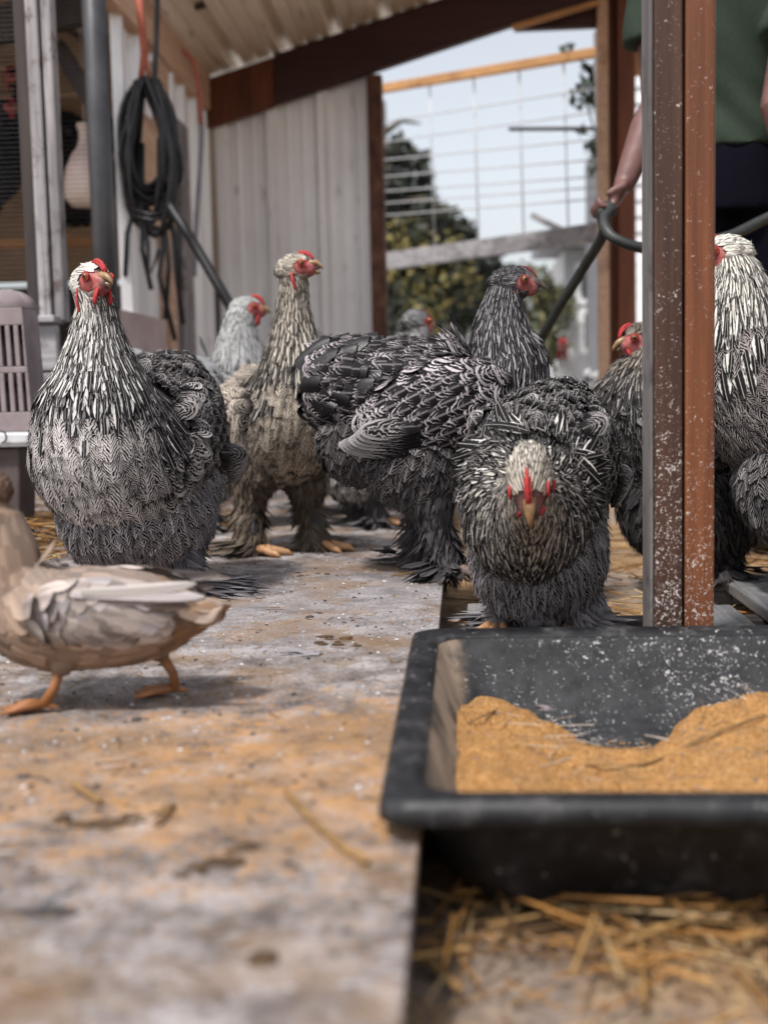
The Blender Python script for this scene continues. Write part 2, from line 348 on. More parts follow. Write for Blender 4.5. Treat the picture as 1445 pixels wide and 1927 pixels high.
def props(o, label=None, cat=None, group=None, kind=None):
    if label: o['label'] = label
    if cat: o['category'] = cat
    if group: o['group'] = group
    if kind: o['kind'] = kind
    return o
def link(name, me, parent=None, **kw):
    o = bpy.data.objects.new(name, me); COL.objects.link(o)
    if parent is not None: o.parent = parent
    return props(o, **kw)
def empty(name, loc, rz=0.0, **kw):
    o = bpy.data.objects.new(name, None); COL.objects.link(o); o.location = loc; o.rotation_euler = (0, 0, rz); o.empty_display_size = .05
    return props(o, **kw)
def part(name, mb, mats, parent, smooth=False, world=True, bevel=0.0, **kw):
    """mesh given in world coordinates (or in the parent's own when world=False)"""
    mats = mats if isinstance(mats, (list, tuple)) else [mats]
    mats = [M[m] if isinstance(m, str) else m for m in mats]
    sh = None
    if parent is not None and world: sh = tuple(parent.location + (parent.parent.location if parent.parent else Vector((0, 0, 0))))
    o = link(name, mb.mesh(name, mats, smooth, sh), parent, **kw)
    if bevel:
        b = o.modifiers.new('bevel', 'BEVEL'); b.width = bevel; b.segments = 2; b.limit_method = 'ANGLE'
    return o
def thing1(name, mb, mats, base, smooth=False, bevel=0.0, **kw):
    mats = mats if isinstance(mats, (list, tuple)) else [mats]
    mats = [M[m] if isinstance(m, str) else m for m in mats]
    o = link(name, mb.mesh(name, mats, smooth, base), None, **kw); o.location = base
    if bevel:
        b = o.modifiers.new('bevel', 'BEVEL'); b.width = bevel; b.segments = 2; b.limit_method = 'ANGLE'
    return o

def raw_mesh(name, V, Q, mats, mi=None, uv=None, tint=None, smooth=True):
    """V (n,3) verts, Q (m,4) quads; uv per vertex, tint per vertex (rgba)"""
    me = bpy.data.meshes.new(name); n, m = len(V), len(Q)
    me.vertices.add(n); me.vertices.foreach_set('co', V.astype(np.float32).ravel())
    me.loops.add(m*4); me.loops.foreach_set('vertex_index', Q.astype(np.int32).ravel())
    me.polygons.add(m); me.polygons.foreach_set('loop_start', (np.arange(m)*4).astype(np.int32))
    for mm in mats: me.materials.append(mm)
    if mi is not None: me.polygons.foreach_set('material_index', mi.astype(np.int32))
    if smooth: me.polygons.foreach_set('use_smooth', np.ones(m, bool))
    me.update(calc_edges=True)
    if uv is not None:
        l = me.uv_layers.new(name='UVMap'); l.data.foreach_set('uv', uv[Q.ravel()].astype(np.float32).ravel())
    if tint is not None:
        a = me.attributes.new('tint', 'FLOAT_COLOR', 'POINT'); a.data.foreach_set('color', tint.astype(np.float32).ravel())
    return me

def nrm(a): return a/np.maximum(np.linalg.norm(a, axis=-1, keepdims=True), 1e-9)

class Quills:
    """collects feathers / blades as small bent vanes"""
    def __init__(s): s.V = []; s.Q = []; s.uv = []; s.t = []; s.mi = []; s.n = 0
    def add(s, P, D, N, L, Wd, tint, shape='round', rows=7, cols=5, lift=.1, droop=.25, camber=.25, off=0.0, mi=0, twist=0.0, side=0.0):
        P, D, N = np.atleast_2d(P), np.atleast_2d(D), np.atleast_2d(N); n = len(P)
        if n == 0: return
        def bc(x): return np.broadcast_to(np.asarray(x, float), (n,))
        L, Wd, lift, droop, off, twist, side = map(bc, (L, Wd, lift, droop, off, twist, side))
        D = nrm(D - N*np.sum(D*N, 1, keepdims=True)); Sx = np.cross(D, N)
        c, t_ = np.cos(twist)[:, None], np.sin(twist)[:, None]
        Sx, N2 = Sx*c + N*t_, N*c - Sx*t_
        if shape == 'round':
            v = np.array([0, .25, .5, .68, .82, .93, 1.0]) if rows == 7 else np.linspace(0, 1, rows)
            wv = np.where(v < .6, .55 + .45*np.sin(np.clip(v/.6, 0, 1)*PI/2), np.sqrt(np.clip(1.0 - ((v-.6)/.4)**2, 0, 1))); wv[-1] = .16
        elif shape == 'lance':
            v = np.linspace(0, 1, rows); wv = np.sin(PI*np.clip(.16 + .84*v, 0, 1))**.75; wv[-1] = .02
        else:
            v = np.linspace(0, 1, rows); wv = np.clip(1 - v**1.6, 0, 1)*(.55 + .45*np.sin(PI*v)); wv[-1] = .02
        a = np.linspace(-1, 1, cols); r = len(v)
        A = (wv[:, None]*a[None, :]); VV = np.broadcast_to(v[:, None], (r, cols))
        Lx, Wx = L[:, None, None], Wd[:, None, None]
        al = VV[None]*Lx; ac = A[None]*Wx/2 + side[:, None, None]*(VV[None]**2)*Lx
        h = off[:, None, None] + lift[:, None, None]*al - droop[:, None, None]*VV[None]**2*Lx - camber*(A[None]**2)*Wx
        G = P[:, None, None, :] + D[:, None, None, :]*al[..., None] + Sx[:, None, None, :]*ac[..., None] + N2[:, None, None, :]*h[..., None]
        s.V.append(G.reshape(-1, 3))
        uv = np.stack([.5 + .5*A, VV], -1).reshape(-1, 2); s.uv.append(np.tile(uv, (n, 1)))
        T = np.asarray(tint, float); T = np.broadcast_to(T, (n, 4)); s.t.append(np.repeat(T, r*cols, 0))
        i, j = np.meshgrid(np.arange(r-1), np.arange(cols-1), indexing='ij'); b = (i*cols + j).ravel()
        q = np.stack([b, b+1, b+cols+1, b+cols], 1)
        Q = (q[None] + (np.arange(n)*r*cols)[:, None, None]).reshape(-1, 4) + s.n
        s.Q.append(Q); s.mi.append(np.full(len(Q), mi)); s.n += n*r*cols
    def obj(s, name, mats, parent=None, **kw):
        if not s.V: return None
        me = raw_mesh(name, np.concatenate(s.V), np.concatenate(s.Q), [M[m] for m in mats], np.concatenate(s.mi), np.concatenate(s.uv), np.concatenate(s.t))
        return link(name, me, parent, **kw)

def remesh(mb, voxel, smooth_it=6, disp=None):
    me = mb.mesh('tmp', []); o = bpy.data.objects.new('tmp', me); COL.objects.link(o)
    r = o.modifiers.new('r', 'REMESH'); r.mode = 'VOXEL'; r.voxel_size = voxel
    if smooth_it:
        k = o.modifiers.new('s', 'SMOOTH'); k.factor = .5; k.iterations = smooth_it
    dg = bpy.context.evaluated_depsgraph_get()
    out = bpy.data.meshes.new_from_object(o.evaluated_get(dg), depsgraph=dg)
    bpy.data.objects.remove(o); bpy.data.meshes.remove(me)
    out.polygons.foreach_set('use_smooth', [True]*len(out.polygons)); return out

class Loft:
    """body tube through control rings (x,y,z, half width, half height above, half height below); lateral axis +Y"""
    def __init__(s, ctrl, n=60, lat=(0, 1, 0)):
        C = np.array(ctrl, float); k = len(C)
        d = np.r_[0, np.cumsum(np.linalg.norm(np.diff(C[:, :3], axis=0), axis=1))]
        t = np.linspace(0, d[-1], n); E = np.vstack([2*C[0]-C[1], C, 2*C[-1]-C[-2]])
        R = []
        for x in t:
            i = min(max(np.searchsorted(d, x, 'right')-1, 0), k-2); u = (x-d[i])/max(d[i+1]-d[i], 1e-9)
            p0, p1, p2, p3 = E[i], E[i+1], E[i+2], E[i+3]
            R.append(.5*((2*p1) + (-p0+p2)*u + (2*p0-5*p1+4*p2-p3)*u*u + (-p0+3*p1-3*p2+p3)*u**3))
        R = np.array(R); s.c = R[:, :3]; s.r = np.maximum(R[:, 3:6], .002); s.n = n
        s.t = nrm(np.gradient(s.c, axis=0)); L = np.broadcast_to(npv(lat), s.t.shape)
        s.lat = nrm(L - s.t*np.sum(L*s.t, 1, keepdims=True)); s.up = np.cross(s.t, s.lat)
        s.arc = np.r_[0, np.cumsum(np.linalg.norm(np.diff(s.c, axis=0), axis=1))]
    def pos(s, u, th):
        f = np.clip(u, 0, 1)*(s.n-1); i = np.minimum(f.astype(int), s.n-2); w = (f-i)[:, None]
        L = lambda A: A[i]*(1-w) + A[i+1]*w
        c, r, la, up = L(s.c), L(s.r), L(s.lat), L(s.up)
        sn, cs = np.sin(th), np.cos(th); rz = np.where(sn > 0, r[:, 1], r[:, 2])
        return c + la*(r[:, 0]*cs)[:, None] + up*(rz*sn)[:, None]
    def frame(s, u, th):
        e = .008; P = s.pos(u, th)
        du = s.pos(np.clip(u+e, 0, 1), th) - s.pos(np.clip(u-e, 0, 1), th)
        dt = s.pos(u, th+.02) - s.pos(u, th-.02)
        N = nrm(np.cross(dt, du)); f = np.clip(u, 0, 1)*(s.n-1); c = s.c[np.round(f).astype(int)]
        sg = np.sign(np.sum(N*(P-c), 1)); N = N*np.where(sg == 0, 1, sg)[:, None]
        t = s.t[np.round(f).astype(int)]; du = np.where(np.sum(du*t, 1, keepdims=True) < 0, t*.02, du)
        return P, nrm(du), N
    def mesh_into(s, mb, seg=20, scale=1.0):
        V = []
        for i in range(s.n):
            for k in range(seg):
                a = 2*PI*k/seg; rz = s.r[i, 1] if math.sin(a) > 0 else s.r[i, 2]
                V.append(s.c[i] + s.lat[i]*s.r[i, 0]*math.cos(a)*scale + s.up[i]*rz*math.sin(a)*scale)
        F = [(i*seg+k, i*seg+(k+1) % seg, (i+1)*seg+(k+1) % seg, (i+1)*seg+k) for i in range(s.n-1) for k in range(seg)]
        F += [tuple(range(seg))[::-1], tuple((s.n-1)*seg+k for k in range(seg))]
        mb.add(V, F)
    def rows(s, e_of_u, w_of_u, u0, u1, jit=.3):
        """shingle rows from u1 (head end) down to u0 (tail end): returns u, theta arrays"""
        U, T = [], []; u = u1; odd = 0; Ltot = s.arc[-1]
        while u > u0:
            i = int(u*(s.n-1)); r = s.r[i]; circ = PI*(r[0] + .5*(r[1]+r[2]))
            n = max(4, int(circ/w_of_u(u))); k = np.arange(n)
            T.append((k + .5*odd + rng.uniform(-jit, jit, n))*2*PI/n); U.append(u + rng.uniform(-jit, jit, n)*e_of_u(u)/Ltot); odd ^= 1
            # outer skin may be longer than the axis: step by axis length scaled to the belly side
            j = max(i-1, 0); th = np.array([0., PI/2, PI, 1.5*PI]); uu = np.full(4, u); d = .5/(s.n-1)
            sp = np.linalg.norm(s.pos(uu, th)-s.pos(uu-d, th), axis=1).max()/d
            u -= e_of_u(u)/max(sp, 1e-4)
        return np.clip(np.concatenate(U), 0, 1), np.concatenate(T)
# ------------------------------------------------------------ ground and board floor
rr = random.Random(3)
YB = 5.6                                   # back wall plane
XL = at(400, 190, YB).x                    # left wall plane
def sheet(name, x0, x1, y0, y1, z, mat, nx=1, ny=1, amp=0.0, **kw):
    mb = MB(); V = []; F = []
    for j in range(ny+1):
        for i in range(nx+1):
            x, y = x0+(x1-x0)*i/nx, y0+(y1-y0)*j/ny
            zz = z + amp*(math.sin(x*9.1+y*3)*math.cos(y*7.7-x*2) + .6*math.sin(x*23+1)*math.sin(y*19)) if amp else z
            V.append((x, y, zz))
    F = [(j*(nx+1)+i, j*(nx+1)+i+1, (j+1)*(nx+1)+i+1, (j+1)*(nx+1)+i) for j in range(ny) for i in range(nx)]
    mb.add(V, F); me = mb.mesh(name, [M[mat]], True); return link(name, me, None, **kw)
g0 = MB(); R0 = 120
ys = [-40, -4, .2, 2, 5.6, 8, 14, 30, 80, R0]; xs = [-60, -12, -3, 0, 3, 12, 60]
g0.add([(x, y, -.082) for y in ys for x in xs], [(j*7+i, j*7+i+1, (j+1)*7+i+1, (j+1)*7+i) for j in range(len(ys)-1) for i in range(6)])
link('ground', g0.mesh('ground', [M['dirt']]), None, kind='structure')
EX = -.036
fb = MB(); fb.box((-2.4, -.6, -.020), (EX, 4.9, 0)); fo = link('floor', fb.mesh('floor', [M['floor']]), None, kind='structure')
bv = fo.modifiers.new('b', 'BEVEL'); bv.width = .002; bv.segments = 2
jb = MB(); jb.box((-2.4, -.6, -.08), (EX-.06, 4.9, -.021)); link('floor_joist', jb.mesh('floor_joist', [M['wood_drk']]), None, kind='structure')

# ------------------------------------------------------------ back wall of ribbed sheet
def rib_profile(w, pitch=.229, h=.032):
    pts = []; x = 0
    while x < w - 1e-6:
        for dx, z in ((0, 0), (.018, h), (.046, h), (.064, 0), (.098, 0), (.104, .004), (.116, .004), (.122, 0), (.168, 0), (.174, .004), (.186, .004), (.192, 0)):
            if x + dx <= w: pts.append((x+dx, z))
        x += pitch
    pts.append((w, 0)); return pts
def rib_sheet(mb, org, ux, un, uy, w, ln0, ln1, thick=.0012):
    """org at the panel's lower left; ln0/ln1 lengths along uy at left and right"""
    pr = rib_profile(w); V = []; org, ux, un, uy = map(Vector, (org, ux, un, uy))
    for x, z in pr:
        L = ln0 + (ln1-ln0)*x/w
        b = org + ux*x + un*z
        V += [b, b+uy*L, b+un*thick, b+uy*L+un*thick]
    n = len(pr); F = []
    for i in range(n-1):
        a, b = 4*i, 4*(i+1); F += [(a, b, b+1, a+1), (a+2, a+3, b+3, b+2)]
    F += [(0, 1, 3, 2), (4*(n-1), 4*(n-1)+2, 4*(n-1)+3, 4*(n-1)+1)]
    mb.add(V, F)
XJ = at(697, 380, YB).x                    # left face of the door jamb
zl, zr = at(400, 150, YB).z, at(840, 2, YB).z
slope = (zr-zl)/(at(840, 2, YB).x - XL)
roofz = lambda x: zl + (x-XL)*slope
bw = empty('back_wall', (XL, YB, -.08), label='grey ribbed metal sheet wall left of the doorway', cat='wall')
x = XL; pw = .46
while x < XJ-.02:
    w_ = min(pw, XJ-x); mb = MB(); rib_sheet(mb, (x, YB+.002*(round((x-XL)/pw) % 2), -.08), (1, 0, 0), (0, -1, 0), (0, 0, 1), w_, roofz(x)+.06, roofz(x+w_)+.06)
    part('metal_panel', mb, 'sheet', bw, False); x += w_-.001
mb = MB(); mb.bar((XL, YB+.04, 1.05), (XJ, YB+.04, 1.05), .04, .09); part('girt', mb, 'wood_red', bw)

# rafter and header over the doorway
XR = at(1197, 300, YB).x
rf = empty('rafter', (XL, YB-.05, zl), label='dark red-brown sloping rafter under the ribbed roof', cat='rafter')
def slope_beam(x0, x1, ztop, dep, y0, y1, mat, nm, par, **kw):
    mb = MB(); P = []
    for dz in (-dep, 0):
        for (xx, yy) in ((x0, y0), (x1, y0), (x1, y1), (x0, y1)): P.append((xx, yy, ztop(xx)+dz))
    mb.hexa(P); return part(nm, mb, mat, par, bevel=.004, **kw)
dep = at(560, 100, YB-.07).z - at(560, 193, YB-.07).z
XS = at(516, 150, YB-.07).x
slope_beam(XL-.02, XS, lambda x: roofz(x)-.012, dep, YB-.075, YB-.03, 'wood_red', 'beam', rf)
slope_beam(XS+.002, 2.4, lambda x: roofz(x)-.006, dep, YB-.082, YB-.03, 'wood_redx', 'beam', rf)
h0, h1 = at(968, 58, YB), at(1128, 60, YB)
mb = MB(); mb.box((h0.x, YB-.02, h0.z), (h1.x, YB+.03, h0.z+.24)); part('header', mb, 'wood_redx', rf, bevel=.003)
a, b = at(964, 52, YB-.09), at(1128, 4, YB-.09)
mb = MB(); mb.bar(a, b, .02, .022); part('edge_strip', mb, 'wood_ora', rf)

# roof of ribbed sheets running into the picture
ro = empty('roof', (XL, YB, zl), kind='structure')
rs = Vector((1, 0, slope)).normalized(); rn = Vector((-slope, 0, 1)).normalized()
x = -.12; Lr = (2.6-XL)/rs.x
Y0R = 4.3
while x < Lr:
    o = Vector((XL, Y0R, zl)) + rs*x; mb = MB(); rib_sheet(mb, o, rs, rn, (0, 1, 0), .915, YB+.10-Y0R, YB+.10-Y0R)
    part('roof_panel', mb, 'roof', ro, False); x += .914
for yy in (4.75,):
    mb = MB(); P = []
    for dz in (.02, .11):
        for (xx, y_) in ((XL, yy), (2.5, yy), (2.5, yy+.04), (XL, yy+.04)): P.append((xx, y_, roofz(xx)+dz+.0))
    mb.hexa(P); part('purlin', mb, 'wood_drk', ro)

# doorway: jambs and posts
j0, j1 = at(692, 380, YB-.06), at(724, 380, YB-.06)
dj = MB(); dj.box((XJ+.001, YB-.10, -.08), (j1.x, YB-.01, roofz(XJ)-dep-.014)); thing1('door_jamb', dj, 'wood_knot', (XJ, YB, -.08), bevel=.004, label='knotty brown timber jamb between the metal wall and the doorway', cat='post')
p0, p1, p2, p3 = (at(x_, 400, YB-.1).x for x_ in (1128, 1150, 1163, 1196))
dp = empty('door_post', (p0, YB-.1, -.08), label='red-brown double timber post on the right of the doorway', cat='post')
mb = MB(); mb.box((p0, YB-.06, -.08), (p1-.004, YB+.02, 2.5)); part('edge_board', mb, 'wood_plate', dp, bevel=.003)
mb = MB(); mb.box((p1, YB-.02, -.08), (p2-.001, YB+.03, 2.5)); part('stud', mb, 'wood_red', dp, bevel=.003)
mb = MB(); mb.box((p2, YB-.10, -.08), (p3, YB+.02, 2.5)); part('stud', mb, 'wood_red', dp, bevel=.004)
a, b = at(1196, 0, YB), at(1330, 66, YB); c_ = at(1330, 138, YB)
hb = empty('right_header', (a.x, YB, 2.0), label='orange-brown boards above the opening beside the double post', cat='boards')
mb = MB(); mb.box((p3+.001, YB-.05, b.z), (2.3, YB, a.z+.2)); part('board', mb, 'wood_red', hb, bevel=.003)
mb = MB(); mb.box((p3+.001, YB-.04, c_.z), (2.3, YB+.01, b.z-.004)); part('board', mb, 'wood_ora', hb, bevel=.003)

# ------------------------------------------------------------ left wall: plate, studs, sheet, mesh windows of the next coop
ln = at(250, 300, 4).x
pl = MB(); a = Vector((XL-.02, YB-.03, roofz(XL)-.075)); pl.bar(a, Vector((XL-.02, 3.85, roofz(XL)-.075)), .05, .15); thing1('top_plate', pl, 'wood_plate', tuple(a), bevel=.004, label='pale top plate running back under the eave on the left', cat='beam')
lw = empty('left_wall', (XL-.02, YB, -.08), label='left side wall of metal sheets and boards behind the hose coil', cat='wall')
yy = YB; first = True
ycut = [YB, 5.05, 4.62, 4.12]
for y1, y0 in zip(ycut[:-1], ycut[1:]):
    mb = MB(); rib_sheet(mb, (XL-.045, y0+.001, -.08), (0, 1, 0), (1, 0, 0), (0, 0, 1), y1-y0, roofz(XL), roofz(XL)); part('metal_panel', mb, 'sheet', lw)
for (xa, xb, zt_, mat) in ((334, 352, 235, 'wood_grey'), (304, 318, 130, 'wood_plate')):
    A, B = atx(xa, 300, XL), atx(xb, 300, XL); t = atx((xa+xb)/2, zt_, XL).z
    mb = MB(); mb.box((XL-.03, A.y, -.08), (XL+.012, B.y, min(t, roofz(XL)-.16))); part('stud', mb, mat, lw, bevel=.003)
for (z0, z1, mat) in ((-.08, .30, 'pinkwall'), (.305, .62, 'pinkwall')):
    mb = MB(); mb.box((XL-.03, 3.62, z0), (XL-.005, 4.6, z1)); part('board', mb, mat, lw, bevel=.003)
mb = MB(); mb.box((XL-.03, 4.2, .95), (XL+.005, 4.75, 1.33)); part('board', mb, 'wood_plate', lw, bevel=.003)
A = atx(190, 300, XL+.04)
pp = MB(); tA, tB = atx(188, 0, XL+.04), atx(203, 520, XL+.04)
pp.tube([(XL+.04, A.y, -.08), (XL+.04, A.y, 1.0), (XL+.04, A.y, 2.4)], .036, 18); thing1('steel_pipe_post', pp, 'pipe', (XL+.04, A.y, -.08), True, label='dark round pipe post left of the hose coil', cat='post')
# white weathered post with a split
A = atx(82, 300, XL+.04); wA = A.y*.058/1.0
wp = empty('weathered_post', (XL+.03, A.y, 0), label='split whitish weathered post standing left of the dark pipe', cat='post')
xa = at(60, 300, A.y).x; xb = at(108, 300, A.y).x; zt = at(90, 606, A.y).z; xm = xa + (xb-xa)*.55
mb = MB(); mb.box((xa, A.y, zt), (xm-.004, A.y+.05, 2.3)); part('strip', mb, 'wood_grey', wp, bevel=.005)
mb = MB(); mb.box((xm+.003, A.y+.003, zt), (xb, A.y+.05, 2.3)); part('strip', mb, 'wood_grey', wp, bevel=.005)
mb = MB(); mb.box((xm-.012, A.y+.02, zt), (xm+.012, A.y+.045, 2.3)); part('core', mb, 'wood_drk', wp)
xd = at(40, 300, A.y+.06).x
mb = MB(); mb.box((xd, A.y+.055, zt-.3), (xa+.02, A.y+.11, 2.3)); thing1('dark_stud', mb, 'wood_drk', (xd, A.y+.055, 0), bevel=.003, label='dark brown stud just left of the whitish split post', cat='post')
# two weathered planks under the window
pk = empty('plank_barrier', (XL-.05, 3.3, .2), label='two weathered grey planks under the mesh window', cat='barrier')
x1 = atx(116, 700, XL-.0).y
for (ya, yb) in ((612, 699), (703, 800), (806, 880)):
    za, zb = at(75, ya, A.y-.02).z, at(75, yb, A.y-.02).z
    mb = MB(); mb.box((at(-260, 700, A.y).x, A.y-.03, zb), (at(117, 700, A.y).x, A.y-.004, za)); part('plank', mb, 'wood_greyx', pk, bevel=.004)
mb = MB(); za = at(75, 604, A.y-.02).z; mb.box((at(-260, 700, A.y).x, A.y-.05, za-.006), (at(119, 700, A.y).x, A.y+.03, za+.012)); part('ledge', mb, 'wood_greyx', pk, bevel=.003)
# hardware cloth window
mw = empty('mesh_window', (-1.6, A.y+.12, .5), label='fine wire mesh screen in front of the dark neighbouring coop', cat='screen')
mb = MB(); yS = A.y+.13; xw0, xw1 = at(-160, 400, yS).x, at(172, 400, yS).x
for i in range(74):
    z = zt + .004 + i*.0127; mb.bar((xw0, yS, z), (xw1, yS, z), .0009, .0009)
part('wire_mesh', mb, 'pipe', mw, kind='stuff')
# neighbouring coop behind the mesh
nc = empty('neighbour_coop', (-2.2, 4.6, -.08), label='dim coop interior seen through the mesh on the left', cat='coop')
xf0, xf1 = -3.6, XL-.09
mb = MB(); mb.box((xf0, 6.4, -.08), (xf1, 6.44, .93)); part('dark_boards', mb, 'wood_drk', nc)
mb = MB(); mb.box((xf0, 6.4, .96), (xf1, 6.44, 2.2)); part('tan_wall', mb, 'tan', nc)
mb = MB(); mb.box((xf0-.04, 3.9, -.08), (xf0, 6.5, 2.2)); part('side_wall', mb, 'tan', nc)
mb = MB()
for i in range(11):
    y_ = 3.7 + i*.25; zz = lambda xx: 1.88 + (xx-xf0)*-.0
    mb.box((xf0, y_, 1.80), (xf1, y_+.245, 1.803+.012*(i % 2)))
part('ceiling_boards', mb, 'tan', nc, kind='stuff')
for (xa, ya, xb, yb, Y, w_) in ((-60, 62, 170, 8, 4.2, .12), (108, 85, 182, 205, 4.3, .055), (108, 40, 168, 82, 4.5, .02)):
    mb = MB(); mb.bar(at(xa, ya, Y), at(xb, yb, Y), .05, w_); part('brace', mb, 'wood_drk', nc)
mb = MB(); mb.bar(at(-160, 462, 5.0), at(176, 456, 5.0), .05, .034); part('roost', mb, 'wood_ora', nc)

# pale jug hanging behind the pipe
Yj = 4.35; jc = at(166, 390, Yj); sj = Yj/F0
jr = [(0, 0), (30, 2), (42, 18), (43, 45), (38, 75), (26, 105), (15, 120), (11, 135), (11, 152), (14, 158), (14, 166), (0, 168)]
mb = MB(); nS = 20; V = [(jc.x + r*sj*math.cos(2*PI*k/nS), Yj + r*sj*math.sin(2*PI*k/nS), jc.z + h*sj*.92) for r, h in jr for k in range(nS)]
mb.add(V, [(i*nS+k, i*nS+(k+1) % nS, (i+1)*nS+(k+1) % nS, (i+1)*nS+k) for i in range(len(jr)-1) for k in range(nS)])
mb.tube([(jc.x, Yj, jc.z+166*sj*.92), (jc.x, Yj, 1.79)], .003, 6)
M['jug'] = mat_noise('jug_plastic', (.52, .40, .38), (.70, .60, .52), 7, .4, .05)
thing1('hanging_jug', mb, 'jug', tuple(jc), True, label='pale pinkish jug hanging in the coop beside the dark pipe', cat='jug')
# ------------------------------------------------------------ front double post and what it stands on
YP = 1.56
xs_ = [at(px_, 700, YP).x for px_ in (1231, 1284, 1289, 1345)]
M['wood_dull_grey'] = mat_wood('wood_dull_grey', (.075, .068, .066), (.20, .185, .18), 2, 0.0, (.06, .05, .05), 0.8)
fp = empty('front_post', (xs_[1], YP+.02, -.08), label='tall double timber post, one dark and one orange-brown, behind the tub', cat='post')
mb = MB(); mb.box((xs_[0], YP, -.08), (xs_[1], YP+.075, 2.0)); part('dark_timber', mb, 'post_dark', fp, bevel=.003)
mb = MB(); mb.box((xs_[2], YP+.001, -.08), (xs_[3], YP+.075, 2.0)); part('orange_timber', mb, 'post_orange', fp, bevel=.003)
mb = MB(); mb.box((xs_[0]-.005, YP+.006, -.08), (xs_[0]-.0005, YP+.072, 2.0)); part('grey_side_face', mb, 'wood_dull_grey', fp, bevel=.0015)  # slip added for dark timber's side face: lit edge and weathered grey in colour
pa = empty('pallet', (.1, 1.9, -.08), label='dark weathered slatted pallet between the board and the tub', cat='pallet')
for (xa, xb, y1) in ((.004, .118, 2.02), (.124, .235, 2.05), (.345, .43, 1.98), (.475, .58, 2.3), (.64, .75, 2.3)):
    mb = MB(); mb.box((xa, 1.585, -.052), (xb, y1, -.031)); part('slat', mb, 'wood_pallet', pa, bevel=.003)
for y_ in (1.64, 1.96):
    mb = MB(); mb.box((.006, y_, -.08), (.74, y_+.05, -.0525)); part('bearer', mb, 'wood_drk', pa, bevel=.002)

# ------------------------------------------------------------ black rubber tub
RZ = .032
yb_, yf_ = atz(1000, 1180, RZ).y, atz(1000, 1512, RZ).y
xl_ = (atz(800, 1200, RZ).x + atz(704, 1500, RZ).x)/2 - .008
TX0, TX1, TY0, TY1 = xl_, xl_+.92, yf_, yb_
def rrect(x0, x1, y0, y1, r, n=7):
    P = []
    for cx, cy, a0 in ((x1-r, y1-r, 0), (x0+r, y1-r, PI/2), (x0+r, y0+r, PI), (x1-r, y0+r, 1.5*PI)):
        for i in range(n): a = a0 + (PI/2)*i/(n-1); P.append((cx+r*math.cos(a), cy+r*math.sin(a)))
    return P
def tub_loops(spec):
    """spec: inset, z, corner radius"""
    V = []; n = None
    for ins, z, r in spec:
        P = rrect(TX0+ins, TX1-ins, TY0+ins, TY1-ins, r); n = len(P); V += [(a, b, z) for a, b in P]
    F = [(i*n+k, i*n+(k+1) % n, (i+1)*n+(k+1) % n, (i+1)*n+k) for i in range(len(spec)-1) for k in range(n)]
    return V, F, n
tub = empty('feed_tub', (TX0+.46, (TY0+TY1)/2, -.08), label='black rubber feed tub dusted with meal, holding orange mash', cat='tub')
DZ = -.080
V, F, n = tub_loops([(.024, RZ-.018, .035), (.028, RZ-.03, .04), (.046, -.045, .05), (.060, DZ+.012, .055), (.075, DZ+.001, .05)]); F.append(tuple(range(4*n, 5*n)))
mb = MB(); mb.add(V, F); part('outer_wall', mb, 'tub', tub, True)
V, F, n = tub_loops([(.030, RZ-.003, .036), (.036, RZ-.012, .04), (.052, -.02, .055), (.068, -.048, .07), (.10, -.066, .09), (.14, -.070, .09)]); F.append(tuple(range(5*n, 6*n)))
mb = MB(); mb.add(V, F); part('inner_wall', mb, 'tubin', tub, True)
V, F, n = tub_loops([(.027, RZ-.018, .036), (.006, RZ-.021, .028), (.0, RZ-.017, .026), (.0005, RZ-.008, .026), (.004, RZ-.001, .027), (.010, RZ+.0015, .03), (.016, RZ-.0015, .032), (.022, RZ-.0005, .034), (.028, RZ-.001, .036), (.033, RZ-.006, .038)])
mb = MB(); mb.add(V, F); part('rim', mb, 'tub', tub, True)
# mash heaped along the left and right, scooped out at the back middle
mb = MB(); NX, NY = 150, 80; fx0, fx1, fy0, fy1 = TX0+.055, TX1-.055, TY0+.055, TY1-.055
from mathutils import noise as mn
V = []
def feedz(x, y):
    u, v = (x-fx0), (y-fy0)/(fy1-fy0)
    prof = -.046 - .021*math.exp(-((u-.165)/.075)**2) + .001*math.exp(-((u-.05)/.05)**2) + .008*math.exp(-((u-.36)/.12)**2)
    back = .70 + .13*math.exp(-((u-.05)/.07)**2) - .15*math.exp(-((u-.18)/.07)**2) + .13*math.exp(-((u-.38)/.13)**2) + .03*mn.noise((x*26, 1, 0)) + .015*mn.noise((x*80, 4, 0))
    z = prof + .02*min(v/.3, 1)
    z -= .10*max(0, v-back)
    z -= .25*max(0, v-back-.09)
    return z + .008*mn.noise((x*17, y*17, 5)) + .006*mn.noise((x*34, y*34, 0)) + .003*mn.noise((x*110, y*110, 3))
def tub_in(x, y, z):
    """keep a point inside the rounded inner wall at its height"""
    ins = float(np.interp(-z, [.003, .012, .02, .048, .066, .07], [.030, .036, .052, .068, .10, .14])) - .006
    r = .05 + ins*.3; x0, x1, y0, y1 = TX0+ins+r, TX1-ins-r, TY0+ins+r, TY1-ins-r
    cx, cy = min(max(x, x0), x1), min(max(y, y0), y1); dx, dy = x-cx, y-cy; d = math.hypot(dx, dy)
    if d > r: x, y = cx+dx*r/d, cy+dy*r/d
    return x, y
for j in range(NY+1):
    for i in range(NX+1):
        x, y = fx0+(fx1-fx0)*i/NX, fy0+(fy1-fy0)*j/NY
        z = max(feedz(x, y), -.0775); x, y = tub_in(x, y, z); V.append((x, y, z))
mb.add(V, [(j*(NX+1)+i, j*(NX+1)+i+1, (j+1)*(NX+1)+i+1, (j+1)*(NX+1)+i) for j in range(NY) for i in range(NX)])
link('mash_feed', mb.mesh('mash_feed', [M['feed']], True), None, kind='stuff', label='orange crumbly mash heaped in the black tub', cat='feed')

